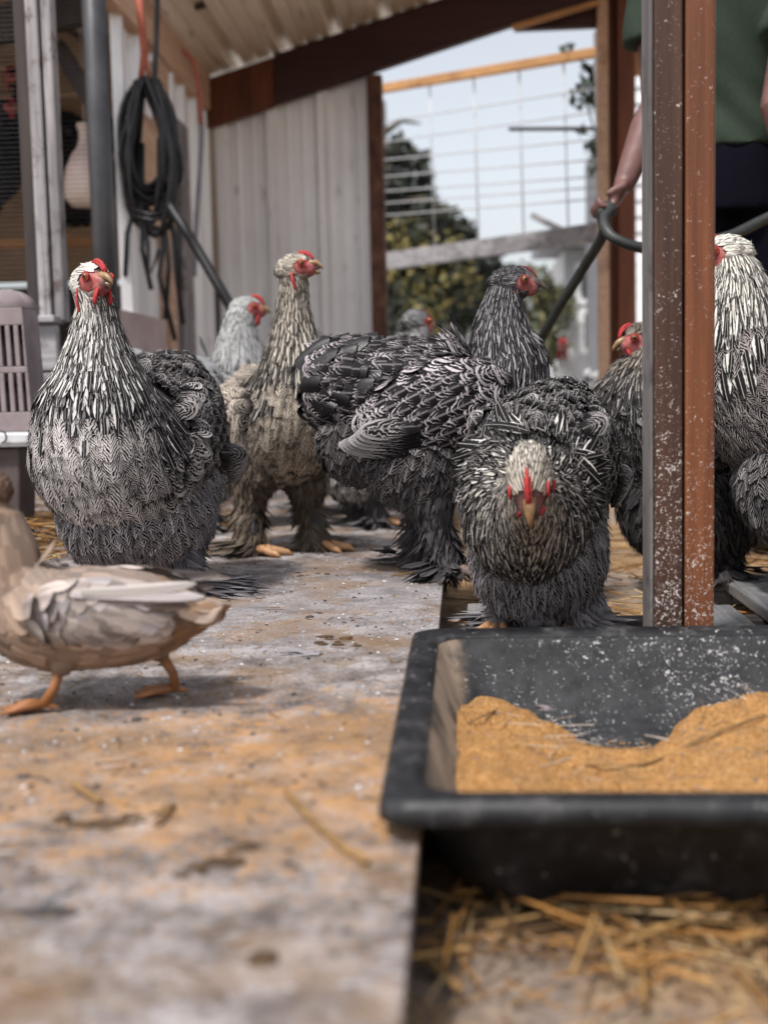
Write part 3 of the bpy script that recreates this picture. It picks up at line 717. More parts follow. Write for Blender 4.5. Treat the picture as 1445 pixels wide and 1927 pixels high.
# ------------------------------------------------------------ outdoors beyond the doorway
def leaf_cloud(q, centers, n, size, cols, flat=1.0):
    for (c, r) in centers:
        k = int(n*r*r*4); d = nrm(rng.normal(0, 1, (k, 3))); P = np.array(c) + d*(rng.uniform(.35, 1, (k, 1))**.5)*r*np.array((1, 1, flat))
        D = nrm(rng.normal(0, 1, (k, 3)) + np.array((0, 0, -.4))); N = nrm(rng.normal(0, 1, (k, 3)) + d)
        ci = rng.integers(0, len(cols), k); T = np.ones((k, 4)); T[:, :3] = np.array(cols)[ci]*rng.uniform(.7, 1.3, (k, 1))
        q.add(P, D, N, size*rng.uniform(.7, 1.3, k), size*.6, T, 'round', 4, 3, 0, .1, .1)
YT = 11.0
tc = at(800, 520, YT)
tr = empty('tree', (tc.x-.35, YT, -.08), label='dark evergreen tree with yellow lit patches behind the lower fence rail', cat='tree')
mb = MB(); bx, by = tc.x-.35, YT
mb.tube([(bx, by, -.08), (bx+.03, by, .8), (bx-.02, by, 1.8), (bx, by, 2.9)], [.12, .10, .07, .03], 8)
for k in range(9):
    z = .7 + .24*k; a = k*2.4; L = .8*(1-k*.07); mb.tube([(bx, by, z), (bx+.5*L*math.cos(a), by+.5*L*math.sin(a), z+.12), (bx+L*math.cos(a), by+L*math.sin(a), z+.1)], [.035, .022, .008], 6)
part('trunk', mb, 'bark', tr, True)
q = Quills(); cen = []
for (x_, y_, r) in ((752, 285, .13), (790, 300, .10), (745, 345, .16), (790, 380, .17), (745, 420, .26), (810, 430, .26), (860, 440, .16), (780, 520, .34), (840, 530, .30), (760, 590, .30), (850, 590, .26), (905, 500, .22), (935, 560, .16), (800, 330, .08), (700, 500, .4), (690, 380, .3), (640, 560, .5), (640, 420, .4)):
    p_ = at(x_, y_, YT + rr.uniform(-.35, .5)); cen.append((np.array(p_), r))
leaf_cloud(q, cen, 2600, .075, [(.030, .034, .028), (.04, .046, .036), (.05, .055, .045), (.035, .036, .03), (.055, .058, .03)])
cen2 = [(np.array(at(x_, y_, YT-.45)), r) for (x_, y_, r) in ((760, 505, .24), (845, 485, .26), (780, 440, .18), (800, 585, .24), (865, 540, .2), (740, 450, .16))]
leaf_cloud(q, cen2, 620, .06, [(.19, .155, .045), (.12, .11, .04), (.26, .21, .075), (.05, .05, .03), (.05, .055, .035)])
def qobj(q, name, mat, parent=None, shift=None, **kw):
    V = np.concatenate(q.V)
    if shift is not None: V = V - np.array(shift)
    me = raw_mesh(name, V, np.concatenate(q.Q), [M[mat]], None, np.concatenate(q.uv), np.concatenate(q.t)); return link(name, me, parent, **kw)
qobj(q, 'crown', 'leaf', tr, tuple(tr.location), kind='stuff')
# second, wispy branch hanging by the right post
YV = 6.1
vb = empty('overhanging_branch', tuple(at(1135, 150, YV)), label='sparse leafy branch hanging down beside the right door post', cat='branch')
mb = MB(); pts = [at(1150, 60, YV), at(1112, 130, YV), at(1100, 185, YV), at(1122, 260, YV), at(1118, 320, YV)]; mb.tube(pts, [.008, .006, .005, .004, .003], 6); mb.tube([pts[1], at(1085, 110, YV), at(1068, 92, YV)], [.005, .004, .002], 6); part('twig', mb, 'bark', vb, True)
q = Quills(); leaf_cloud(q, [(np.array(at(x_, y_, YV)), r) for (x_, y_, r) in ((1068, 92, .03), (1112, 135, .05), (1105, 165, .05), (1088, 185, .045), (1118, 190, .04), (1090, 246, .03), (1118, 268, .05), (1110, 318, .03), (1125, 160, .05), (1125, 275, .05))], 3600, .035, [(.05, .07, .05), (.07, .09, .06), (.04, .05, .04)])
qobj(q, 'leaves', 'leaf', vb, tuple(vb.location), kind='stuff')
# low shrubs
for (x_, y_, Y, r, lab) in ((1015, 645, 8.6, .16, 'low olive shrub below the slanting hose'), (985, 560, 11.8, .34, 'pale green bush beyond the fence by the profile hen')):
    c = at(x_, y_, Y); o = empty('shrub', (c.x, Y, -.08), label=lab, cat='shrub')
    mb = MB()
    for a in range(5): mb.tube([(c.x, Y, -.08), (c.x+.1*math.cos(a*1.3), Y+.1*math.sin(a*1.3), (c.z-.08)/2), (c.x+r*.6*math.cos(a*1.3), Y+r*.6*math.sin(a*1.3), c.z)], [.02, .014, .005], 6)
    part('stem', mb, 'bark', o, True)
    q = Quills(); leaf_cloud(q, [(np.array(c), r), (np.array(c)+np.array((-r*.9, 0, -r*.3)), r*.7), (np.array(c)+np.array((r*.8, 0, -r*.35)), r*.7)], 2400, .06, [(.10, .10, .05), (.14, .13, .06), (.07, .08, .05)]); qobj(q, 'leaves', 'leaf', o, tuple(o.location), kind='stuff')
# wire pen with timber rails
pf = empty('wire_pen_fence', (0, 6.6, -.08), label='timber-railed wire mesh pen outside the doorway', cat='fence')
def rail(a, b, wz, mat, nm='rail', wx=.04): mb = MB(); mb.bar(a, b, wx, wz); part(nm, mb, mat, pf, bevel=.003)
YA, YC = 6.75, 6.0
def fpt(x_, y_):                     # point on the pen's front plane
    t = (x_-725)/(1130-725); return at(x_, y_, YA + (YC-YA)*t)
rail(fpt(690, 172), fpt(1126, 98), .045, 'wood_ora'); rail(fpt(690, 497), fpt(1126, 437), .09, 'wood_greyx')
rail(fpt(958, 243), fpt(1126, 242), .018, 'wood_drk', 'stick', .018); rail(fpt(1000, 405), fpt(1062, 436), .03, 'wood_greyx', 'stick', .02)
rail(fpt(1128, 60), fpt(1146, 760), .05, 'wood_grey', 'upright'); rail(fpt(660, 160), fpt(676, 760), .05, 'wood_grey', 'upright')
for x_ in (810, 893, 978, 1062): 
    mb = MB(); mb.tube([fpt(x_-2, 165-(x_-725)*.18), fpt(x_+8, 475)], .0042, 6); part('wire', mb, 'wirew', pf, True)
for (y0, y1) in ((235, 165), (272, 210), (304, 262), (335, 300), (362, 332), (385, 352), (408, 374)):
    mb = MB(); mb.tube([fpt(690, y0), fpt(1128, y1)], .0036, 6); part('wire', mb, 'wirew', pf, True)
# grey cottage with a window to the right and white shed
Yh = 12.0
hs_ = empty('cottage', (at(1150, 700, Yh).x, Yh, -.08), label='grey cottage with dark windows glimpsed left of the double door post', cat='house')
x0, x1 = at(1062, 600, Yh).x, at(1420, 600, Yh).x; z1 = at(1100, 468, Yh).z
mb = MB(); mb.box((x0, Yh, -.08), (x1, Yh+4, z1)); part('wall', mb, 'house', hs_)
mb = MB(); mb.hexa([(x0-.2, Yh-.25, z1+.002), (x1+.2, Yh-.25, z1+.002), (x1+.2, Yh+2, z1+.12), (x0-.2, Yh+2, z1+.12), (x0-.2, Yh-.25, z1+.09), (x1+.2, Yh-.25, z1+.09), (x1+.2, Yh+2, z1+.21), (x0-.2, Yh+2, z1+.21)]); part('roof', mb, 'slate', hs_)
for (a, b, c, d) in ((1092, 505, 1140, 562), (1098, 590, 1140, 655)):
    A, B = at(a, b, Yh), at(c, d, Yh); mb = MB(); mb.box((A.x, Yh-.03, B.z), (B.x, Yh-.004, A.z)); wo_ = part('window', mb, 'glassdark', hs_)
    mb = MB(); w_ = .05
    mb.box((A.x-w_, Yh-.05, B.z-w_), (A.x, Yh-.001, A.z+w_)); mb.box((B.x, Yh-.05, B.z-w_), (B.x+w_, Yh-.001, A.z+w_)); mb.box((A.x, Yh-.05, A.z), (B.x, Yh-.001, A.z+w_)); mb.box((A.x, Yh-.05, B.z-w_), (B.x, Yh-.001, B.z))
    part('frame', mb, 'whitewall', wo_)
ws = MB(); a, b = at(985, 600, 17), at(1075, 600, 17); ws.box((a.x-1.5, 17, -.08), (b.x+3, 17.2, at(1000, 655, 17).z)); thing1('white_wall', ws, 'whitewall', (a.x, 17, -.08), label='low sunlit white wall far across the yard', cat='wall')
# clapboard house side seen right of the door post
cb = empty('clapboard_house', (at(1200, 600, 8).x, 8.0, -.08), label='pale clapboard house wall between the door post and the person', cat='house')
xa, xb = at(1192, 400, 8).x, at(1500, 400, 8).x; z = -.08 + .0; i = 0; zt_ = at(1200, 140, 8).z
while z < zt_:
    mb = MB(); mb.hexa([(xa, 7.985, z), (xb, 7.985, z), (xb, 8.02, z), (xa, 8.02, z), (xa, 8.0, z+.098), (xb, 8.0, z+.098), (xb, 8.02, z+.098), (xa, 8.02, z+.098)]); part('clapboard', mb, 'siding', cb); z += .10
mb = MB(); mb.box((xa, 8.021, -.08), (xb, 11, zt_)); part('wall', mb, 'slate', cb)
A, B = at(1206, 492, 7.98), at(1300, 604, 7.98); mb = MB(); mb.box((A.x-.03, 7.95, B.z), (B.x, 7.98, A.z)); part('shutter', mb, 'whitewall', cb)
# ------------------------------------------------------------ birds
def tints(n, rgb, a, vr=.15, va=.06):
    k = 1 + rng.normal(0, vr, (n, 1)); T = np.empty((n, 4)); T[:, :3] = np.clip(np.array(rgb)[None]*k, 0.004, .9)
    T[:, 3] = np.clip(a + rng.normal(0, va, n), .03, .985); return T

def ell_points(c, r, n, R=None, keep=None):
    """even points on an ellipsoid with outward normals"""
    i = np.arange(n) + .5; ph = np.arccos(1 - 2*i/n); th = PI*(1+5**.5)*i
    q = np.stack([np.cos(th)*np.sin(ph), np.sin(th)*np.sin(ph), np.cos(ph)], 1)
    P, N = q*np.array(r), nrm(q/np.array(r))
    if R is not None: Rm = np.array(R); P, N = P@Rm.T, N@Rm.T
    P = P + np.array(c); return P, N

def head_matrix(h):
    x, y, z, yaw, pitch = h[:5]
    roll = h[5] if len(h) > 5 else 0.0
    return Matrix.Translation((x, y, z)) @ (Matrix.Rotation(yaw, 4, 'Z') @ Matrix.Rotation(-pitch, 4, 'Y') @ Matrix.Rotation(roll, 4, 'X'))

DEF = dict(scale=1.0, wing=(.0, .096, .30, .13, .036, .078, -12), n_tail=15, tail_el=35, tail_L=.095, tail_W=.052, tail_dx=.03, face=1.0,
           btype='pencil', bt=(.50, .46, .45), ba=.56, brt=None, bra=None, brtype=None, ht=(.66, .64, .62), ha=.52, hat=(.72, .70, .67), haa=.25,
           ft=(.13, .12, .125), fa=.5, kt=(.55, .52, .50), beak='beak', comb='comb', foot='foot', open=0.0, tailt=(.26, .25, .25), taila=.52, tail_u=.10, hang=.25, hlift=0.0, bootL=1.0, mess=.7, hW=1.0, hdroop=1.0,
           fl=.05, fw=.037, uneck=.56, uhead=.93, fluff=None, legs=None, boots=1.0, wattle=1.0, lobe=.028, hL=1.0, comb_s=1.0, dens=1.0, cushion=.5, hda=None,
           wt=None, wa=None, eye_r=.0056, headfw=1.2, tufts=1.4, throat=0.0)

def make_bird(label, loc, yaw, ctrl, head, group='hens and rooster loose in the shed', cat='hen', name='hen', **kw):
    p = dict(DEF); p.update(kw); g_ = lambda k: p[k]
    root = empty(name, loc, yaw, label=label, cat=cat, group=group); root.scale = p['scale'] if isinstance(p['scale'], tuple) else (p['scale'],)*3
    Hm = head_matrix(head); HmR = Hm.to_3x3(); Hr = np.array(HmR); Hc = np.array(Hm.translation)
    hs = p['headfw']
    j_ = Hc + Hr@np.array((-.010, 0, -.004))*hs
    body = Loft(list(ctrl) + [(*j_, .0195*hs, .0205*hs, .0205*hs)], 76)
    hr = np.array((.033, .0205, .0235))*hs
    fluffs = p['fluff'] or [((-.03, .045, .155), (.10, .085, .10)), ((-.03, -.045, .155), (.10, .085, .10)), ((-.10, 0, .22), (.09, .10, .11))]
    legs = p['legs'] or [((.0, .06, .14), (-.015, .062, .085), (.01, .068, .0), 0.0), ((-.01, -.06, .14), (-.03, -.062, .085), (.0, -.068, .0), 0.0)]
    wx, wy, wz, wl, wt_, wh, wtilt = p['wing']
    # one continuous body: trunk, neck, head, wings' bulk, thighs and shanks
    mb = MB(); body.mesh_into(mb, 22, .96)
    mb.ell(Hc, hr*.97, HmR)
    mb.ell(Hc + Hr@np.array((.020, 0, -.006))*hs, hr*np.array((.62, .62, .60)), HmR)
    neck_top = body.c[-1]
    mb.tube([Vector(neck_top), Vector((neck_top+Hc)/2), Vector(Hc)], [body.r[-1, 0]*.9, body.r[-1, 0]*.85, .017*hs], 12)
    for c, r in fluffs: mb.ell(c, np.array(r)*.95)
    for sgn in (1, -1):
        Rw = Matrix.Rotation(math.radians(wtilt), 3, 'Y')
        mb.ell((wx, sgn*wy, wz), (wl*.9, wt_, wh*.92), Rw)
    for hip, hock, foot, ta in legs:
        mb.tube([hip, ((Vector(hip)+Vector(hock))/2), hock], [.046, .036, .022], 12)
        mb.tube([hock, Vector(foot)+Vector((0, 0, .05)), Vector(foot)+Vector((0, 0, .012))], [.022, .0125, .010], 10)
    me = remesh(mb, .0055, 5)
    co = np.empty(len(me.vertices)*3, np.float32); me.vertices.foreach_get('co', co); co = co.reshape(-1, 3)
    hl = ((co - Hc) @ Hr)/hs
    skin = np.zeros(len(co))
    for sg in (1, -1):
        d = np.linalg.norm((hl - np.array((.018, sg*.017, -.001)))*np.array((1, 1, 1.15)), axis=1); skin = np.maximum(skin, np.clip((.020 - d)/.004, 0, 1))
        d2 = np.linalg.norm((hl - np.array((.010, sg*.015, -.019)))*np.array((1, 1, .8)), axis=1); skin = np.maximum(skin, np.clip((.014 - d2)/.005, 0, 1)*.8)
    skin = np.maximum(skin, np.clip((.014 - np.linalg.norm(hl - np.array((.024, 0, -.011)), axis=1))/.004, 0, 1)*.9)
    skin *= p['face']
    a = me.attributes.new('skin', 'FLOAT', 'POINT'); a.data.foreach_set('value', skin.astype(np.float32))
    me.materials.append(M['skin_bird']); link('body', me, root)
    # ---- plumage on the trunk
    fl, fw = p['fl'], p['fw']; un, uh = p['uneck'], p['uhead']
    U, T = body.rows(lambda u: fl*(.42 if u < un-.1 else .34), lambda u: fw*.66, .03, un+.04, .28)
    P, du, N = body.frame(U, T); D = -du
    D = D + np.array((0, 0, -.22))[None]*np.clip(1-np.abs(N[:, 2:3]), 0, 1)
    n = len(P); D = nrm(D) + rng.normal(0, .16*p['mess'], (n, 3)); brst = np.clip((N[:, 0]-.05)*1.7, 0, 1)*np.clip((.45-N[:, 2])*3, 0, 1)*np.clip(1.25-np.abs(P[:, 1])/.12, 0, 1)  # pale breast, dark flanks: plumage tone plus some form shading in the colour
    low = np.clip((np.percentile(body.c[:, 2], 30)-P[:, 2])*10, 0, 1)
    q = Quills()
    bt, ba = np.array(p['bt']), p['ba']; brt = np.array(p['brt'] or p['bt']); bra = p['bra'] if p['bra'] is not None else ba
    tt = tints(n, (1, 1, 1), 0, .13, 0)[:, :3]
    TT = np.empty((n, 4)); TT[:, :3] = np.clip(tt*(bt[None]*(1-brst[:, None]) + brt[None]*brst[:, None]), .004, .9)
    TT[:, 3] = ba*(1-brst) + bra*brst + rng.normal(0, .045, n)
    sz = rng.uniform(.75, 1.2, n)
    isb = brst > .18
    btp = {'pencil': 0, 'chevron': 1, 'hackle': 2, 'plain': 3}
    for msk, ty in ((~isb, p['btype']), (isb, p['brtype'] or p['btype'])):
        q.add(P[msk], D[msk], N[msk], fl*sz[msk], fw*sz[msk], TT[msk], 'round', 7, 5, rng.uniform(.005, .05+.09*p['mess'], msk.sum()), rng.uniform(.16, .32, msk.sum()), .22,
              rng.uniform(.000, .006, msk.sum()), btp[ty], rng.normal(0, .16*p['mess'], msk.sum()), rng.normal(0, .11*p['mess'], msk.sum()))
    # loose barbs that soften the vane edges
    U2, T2 = body.rows(lambda u: fl*(.13+.16*(1-p['mess'])), lambda u: fw*(.2+.2*(1-p['mess'])), .03, .97, .5); P, du, N = body.frame(U2, T2); n = len(P); D = nrm(-du) + np.array((0, 0, -.2)) + rng.normal(0, .28, (n, 3))
    t = tints(n, np.array(p['bt'])*.75, .3, .3); dk = rng.uniform(0, 1, n) < (.55 if p['btype'] != 'plain' else .2); t[dk, :3] = np.array(p['ft'])*.25
    q.add(P + N*.002, D, N, rng.uniform(.010, .022, n), rng.uniform(.0010, .0024, n), t, 'tuft', 3, 3, rng.uniform(.08, .32, n), .1, .1, .001, 3, rng.normal(0, .6, n), rng.normal(0, .3, n))
    # ---- fluff on cushion, belly, thighs
    for ci, (c, r) in enumerate(fluffs):
        area = 4*PI*(r[0]*r[1]*r[2])**(2/3); P, N = ell_points(c, r, int(area/(fw*fl*.22)))
        D = np.tile(np.array((-.35, 0, -1.0)), (len(P), 1)) + N*.12
        keep = N[:, 2] < .93; P, N, D = P[keep], N[keep], D[keep]; n = len(P)
        t = tints(n, p['ft'], p['fa'], .16, .08); t[:, :3] = t[:, :3]*.4 + np.array(p['kt'])*.6 if p['cushion'] > .6 else t[:, :3]
        t2 = t.copy(); t2[:, :3] = tints(n, p['kt'], .5, .16)[:, :3]; t2[:, 3] = np.clip(p['ba'] + .06 + rng.normal(0, .05, n), 0, .95)
        hi = rng.uniform(0, 1, n) < np.clip((N[:, 2]+.75)*1.4, 0, .95)*p['cushion']*1.6
        q.add(P[hi], D[hi], N[hi], fl*.95, fw*.95, t2[hi], 'round', 7, 5, rng.uniform(.05, .25, hi.sum()), .2, .2, .001, 1, rng.normal(0, .2, hi.sum()), rng.normal(0, .08, hi.sum()))
        lo = ~hi
        q.add(P[lo], D[lo] + rng.normal(0, .18, (lo.sum(), 3)), N[lo], fl*.8, fw*.42, t[lo]*np.array((1, 1, 1, .8)), 'tuft', 5, 3, rng.uniform(.05, .30, lo.sum()), .2, .25, .0, 3, rng.normal(0, .3, lo.sum()), rng.normal(0, .12, lo.sum()))
        P, N = ell_points(c, r, int(1500*p['tufts'])); D = np.tile(np.array((-.25, 0, -1.0)), (len(P), 1)) + N*.35 + rng.normal(0, .25, P.shape)
        m = N[:, 2] < .5; P, N, D = P[m], N[m], D[m]; n = len(P)
        q.add(P, D, N, rng.uniform(.014, .032, n), rng.uniform(.0025, .0055, n), tints(n, p['ft'], .35, .25), 'tuft', 4, 3, rng.uniform(.1, .5, n), rng.uniform(0, .3, n), .1, .002, 3, rng.normal(0, .5, n), rng.normal(0, .2, n))
    q.obj('plumage', ('f_pencil', 'f_chevron', 'f_hackle', 'f_plain'), root, kind='stuff')
    # ---- hackle
    q = Quills(); hk = p['hL']
    span = lambda u: np.clip((u-un)/(uh-un), 0, 1)
    Lf = lambda u: (.046*(1-span(u))**.8 + .020)*hk
    U, T = body.rows(lambda u: float(Lf(u))*.38, lambda u: float(.0150 - .0085*span(u)), un-.04, .99, .35)
    P, du, N = body.frame(U, T); D = nrm(-du); n = len(P); sp = span(U); D = D + np.array((0, 0, -p['hang']))*np.clip(.55-N[:, 2:3], 0, 1) + rng.normal(0, .07, (n, 3))
    front = np.clip(-np.sin(T), 0, 1)              # throat side
    keep = ~((front > .55) & (U < un+.02)); P, D, N, U, sp, front = P[keep], D[keep], N[keep], U[keep], sp[keep], front[keep]; n = len(P)
    tt = tints(n, (1, 1, 1), 0, .12, 0)[:, :3]; TT = np.empty((n, 4))
    TT[:, :3] = np.clip(tt*(np.array(p['ht'])[None]*(1-sp[:, None]) + np.array(p['hat'])[None]*sp[:, None]), 0, .9)
    TT[:, 3] = np.clip(p['ha']*(1-sp) + p['haa']*sp + rng.normal(0, .07, n) - p['throat']*front*.25, .05, .98)
    L = Lf(U)*rng.uniform(.85, 1.15, n)*(1-.45*front*(1-sp))
    q.add(P, D, N, L, (.0195*p['hW']*(1-sp)+.0080*sp)*rng.uniform(.6, 1.25, n), TT, 'lance', 6, 5, rng.uniform(.01, .10, n) + p['hlift'], rng.uniform(.03, .16, n)*p['hdroop'], .18, rng.uniform(0, .004, n), 0, rng.normal(0, .18, n), rng.normal(0, .06, n))
    # ---- small head feathers
    P, N = ell_points((0, 0, 0), hr, 900); hl = P/hs
    m = np.ones(len(P), bool)
    for sg in (1, -1):
        m &= np.linalg.norm((hl - np.array((.018, sg*.017, -.001)))*np.array((1, 1, 1.2)), axis=1) > .0165*p['face']**.5
    m &= hl[:, 0] < .024; P, N = P[m], N[m]
    D = np.tile(np.array((-1.0, 0, -.12)), (len(P), 1)); P2 = P@Hr.T + Hc; N2 = N@Hr.T; D2 = D@Hr.T; n = len(P)
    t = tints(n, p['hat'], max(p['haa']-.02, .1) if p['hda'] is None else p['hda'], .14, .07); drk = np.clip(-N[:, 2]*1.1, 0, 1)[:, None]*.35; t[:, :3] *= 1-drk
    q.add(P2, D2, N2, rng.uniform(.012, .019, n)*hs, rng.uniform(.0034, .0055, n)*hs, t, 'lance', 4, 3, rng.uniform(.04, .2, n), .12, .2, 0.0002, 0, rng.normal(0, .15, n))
    q.obj('hackle', ('f_hackle',), root, kind='stuff')
    # ---- wings
    for sgn in (1, -1):
        q = Quills(); Rw = Matrix.Rotation(math.radians(wtilt), 3, 'Y'); r = np.array((wl, wt_, wh))*1.0
        P, N = ell_points((0, 0, 0), r, int(1.45*PI*wl*wh*2/(fw*fl*.30)))
        m = (N[:, 1]*sgn > .06) & (P[:, 0] > -wl*.8); P, N = P[m], N[m]
        back = np.clip((-P[:, 0]/wl)*.5+.5, 0, 1)
        D = np.tile(np.array((-1.0, 0, -.42)), (len(P), 1)); Rn = np.array(Rw); P2 = P@Rn.T + np.array((wx, sgn*wy, wz)); N2 = N@Rn.T; n = len(P)
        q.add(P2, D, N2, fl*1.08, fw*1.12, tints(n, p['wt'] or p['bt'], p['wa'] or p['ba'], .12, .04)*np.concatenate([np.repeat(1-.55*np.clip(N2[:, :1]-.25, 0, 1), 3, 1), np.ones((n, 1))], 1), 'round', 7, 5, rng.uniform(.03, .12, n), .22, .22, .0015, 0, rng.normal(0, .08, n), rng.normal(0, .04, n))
        k = 7; s = np.linspace(0, 1, k)
        B = np.stack([-wl*.30 - .015*s + 0*s, sgn*(wt_*(.72-.25*s)), -wh*.30 - wh*.62*s*(1-.2*s)], 1)@Rn.T + np.array((wx, sgn*wy, wz))
        D = np.tile(np.array((-1.0, -sgn*.18, -.12)), (k, 1)); D[:, 2] += .18*s
        q.add(B[::-1], D[::-1], np.tile(np.array((0, sgn, .25)), (k, 1)), .135 - .03*s, .036, tints(k, (.30, .28, .28), .80, .15, .05), 'round', 7, 5, .06, .05, .15, np.linspace(.0, .008, k), 0)
        q.obj('wing', ('f_pencil',), root, kind='stuff')
    # ---- tail: each feather a piece of its own, fanned over the rear end of the trunk
    nt = p['n_tail']; tu = p['tail_u']
    for k in range(nt):
        lay = (k+.5)/nt; th = k*2.39996 + rng.normal(0, .25); u = tu*(1-lay)**1.0 + .004
        P, du, N = body.frame(np.array([u]), np.array([th]))
        el = math.radians(p['tail_el']); Dn = -du[0] + np.array((-.25*math.cos(el), .0, .9*math.sin(el))) + rng.normal(0, .12, 3) + N[0]*.25
        q = Quills(); q.add(P[0] - Dn*.012, Dn, N[0] + np.array((0, 0, .35)), p['tail_L']*rng.uniform(.75, 1.12), p['tail_W']*rng.uniform(.8, 1.15), tints(1, p['tailt'], p['taila'], .3), 'round', 7, 5, rng.uniform(.05, .25), rng.uniform(.15, .4), .40, .010, 0, rng.normal(0, .25), rng.normal(0, .15))
        q.obj('tail_feather', ('f_tail',), root)
    # ---- head furniture
    def hp(x, y, z): return Vector(Hm @ Vector((x*hs, y*hs, z*hs)))
    op = p['open']
    bm_ = MB()
    bm_.tube([hp(.024, 0, .003), hp(.031, 0, .0035), hp(.0385, 0, .0015+.2*op*.01), hp(.045, 0, -.003), hp(.048, 0, -.0085)], [.0090*hs, .0080*hs, .0060*hs, .0036*hs, .0008], 10, flat=.80)
    bk = part('beak', bm_, p['beak'], root, True, False)
    b2 = MB(); dz = -.006*op
    b2.tube([hp(.022, 0, -.006), hp(.031, 0, -.0065+dz*.5), hp(.038, 0, -.0075+dz), hp(.043, 0, -.0075+dz*1.25)], [.0078*hs, .0066*hs, .0042*hs, .0012], 10, flat=.6)
    part('lower_beak', b2, p['beak'], root, True, False)
    if op:
        b3 = MB(); b3.ell(hp(.033, 0, -.003+dz*.4), (.010*hs, .0045*hs, .003*hs), HmR); part('mouth', b3, 'mouth', root, True, False)
    cs = p['comb_s']; c_ = MB()
    for y, zz, k in ((0, 1.0, 1.0), (.0034, .74, .5), (-.0034, .74, .5)):
        pts = [(.034, .006), (.0315, .012), (.026, .0172+.002*cs), (.018, .0206+.003*cs), (.011, .0224+.002*cs), (.005, .0222)]
        c_.tube([hp(a, y*cs, b*(.55+.45*zz)+.002) for a, b in pts], [.0016*k, .0030*k*cs, .0036*k*cs, .0034*k*cs, .0026*k*cs, .001], 8)
    for a, zc in ((.0255, .0185), (.019, .0222), (.0125, .0240)):
        for y in (0, .0045, -.0045): c_.ell(hp(a, y*cs, zc+.0022*cs-abs(y)*.45), (.0021*cs,)*3, HmR, 8, 5)
    part('comb', c_, p['comb'], root, True, False)
    for sg in (1, -1):
        e = MB(); e.ell(hp(.0155, sg*.0172, .0045), (p['eye_r']*hs,)*3, HmR, 14, 9); eo = part('eye', e, 'iris', root, True, False)
        e = MB(); e.ell(hp(.0160, sg*(.0172+.0026), .0046), (.0037*hs, .0031*hs, .0037*hs), HmR, 12, 8); part('pupil', e, 'pupil', eo, True, False)
        l = MB(); ring = []
        for k in range(15):
            a = 2*PI*k/14; ring.append(hp(.0155+.0066*math.cos(a), sg*.0186, .0045+.0056*math.sin(a)))
        l.tube(ring, .0014*hs, 6, caps=False); part('eyelid', l, p['comb'], eo, True, False)
        if p['wattle'] > 0:
            wv = p['wattle']; l = MB()
            l.tube([hp(.026, sg*.007, -.009), hp(.025, sg*.010, -.016*1), hp(.0225, sg*.0115, -.016-.010*wv), hp(.020, sg*.011, -.016-.016*wv)], [.0035*hs, .006*hs, .0065*wv*hs+.001, .0015], 10, flat=.42)
            part('wattle', l, p['comb'], root, True, False)
        if p['lobe'] > 0:
            l = MB(); q0 = p['lobe']
            l.tube([hp(-.004, sg*.0195, -.008), hp(-.0035, sg*.0225, -.008-q0*.4), hp(-.001, sg*.0215, -.008-q0*.8), hp(.001, sg*.019, -.008-q0)], [.0018, .0028*hs, .0026*hs, .001], 8, flat=.5)
            part('ear_lobe', l, p['comb'], root, True, False)
    # ---- legs: scaly feet under feather boots
    for hip, hock, foot, ta in legs:
        f_ = MB(); fx, fy, fz = foot; sg = 1 if fy > 0 else -1
        f_.tube([Vector((fx-.002, fy, .05)), Vector((fx, fy, .02)), Vector((fx+.006, fy, .011))], [.010, .0105, .011], 10)
        for da, L in ((0, .075), (.55*sg, .066), (-.5*sg, .066), (PI-.25*sg, .034)):
            a = ta + da; d = Vector((math.cos(a), math.sin(a), 0)); o = Vector((fx, fy, 0))
            f_.tube([o + Vector((0, 0, .013)), o + d*L*.35 + Vector((0, 0, .015)), o + d*L*.7 + Vector((0, 0, .0085)), o + d*L*.9 + Vector((0, 0, .007)), o + d*L*1.06 + Vector((0, 0, .001))], [.0095, .0085, .0075, .0062, .001], 8)
        part('foot', f_, p['foot'], root, True, False)
        if p['boots'] > 0:
            q = Quills(); n = int(620*p['boots']); z = rng.uniform(.012, .105, n); a = rng.uniform(0, 2*PI, n)
            t = z/.1; hk_ = np.array(hock); ft_ = np.array(foot); ax = ft_[None] + (hk_-ft_)[None]*np.clip(t, 0, 1.1)[:, None]; ax[:, 2] = z
            N = np.stack([np.cos(a), np.sin(a), 0*a], 1); rr = .011 + .010*np.clip(t, 0, 1)**1.2 + .007*(t < .5)
            D = np.tile(np.array((-.18, sg*.55, -.75)), (n, 1)) + N*np.clip(1.1-t, .15, 1)[:, None]*.75 + rng.normal(0, .18, (n, 3)); D[:, 2] *= np.clip(t*1.6, .05, 1)
            fr = np.clip(np.cos(a - ta), 0, 1); m = ~((fr > .75) & (z < .03)); P = ax + N*rr[:, None]
            q.add(P[m], D[m], N[m]+np.array((0, 0, .35)), rng.uniform(.028, .058, m.sum()), rng.uniform(.006, .014, m.sum()), tints(m.sum(), p['ft'], .4, .25), 'tuft', 5, 3, rng.uniform(.0, .2, m.sum()), .08, .15, 0, 0, rng.normal(0, .4, m.sum()), rng.normal(0, .15, m.sum()))
            n = 420; t = rng.uniform(0, 1, n)**.8; a = rng.uniform(0, 2*PI, n); hp_, hk_ = np.array(hip), np.array(hock)
            P = hp_[None] + (hk_-hp_)[None]*t[:, None]; N = np.stack([np.cos(a), np.sin(a), -.1+0*a], 1); P = P + N*(.047-.024*t)[:, None]
            D = np.tile(np.array((-.15, 0, -1.0)), (n, 1)) + N*.12 + rng.normal(0, .15, (n, 3))
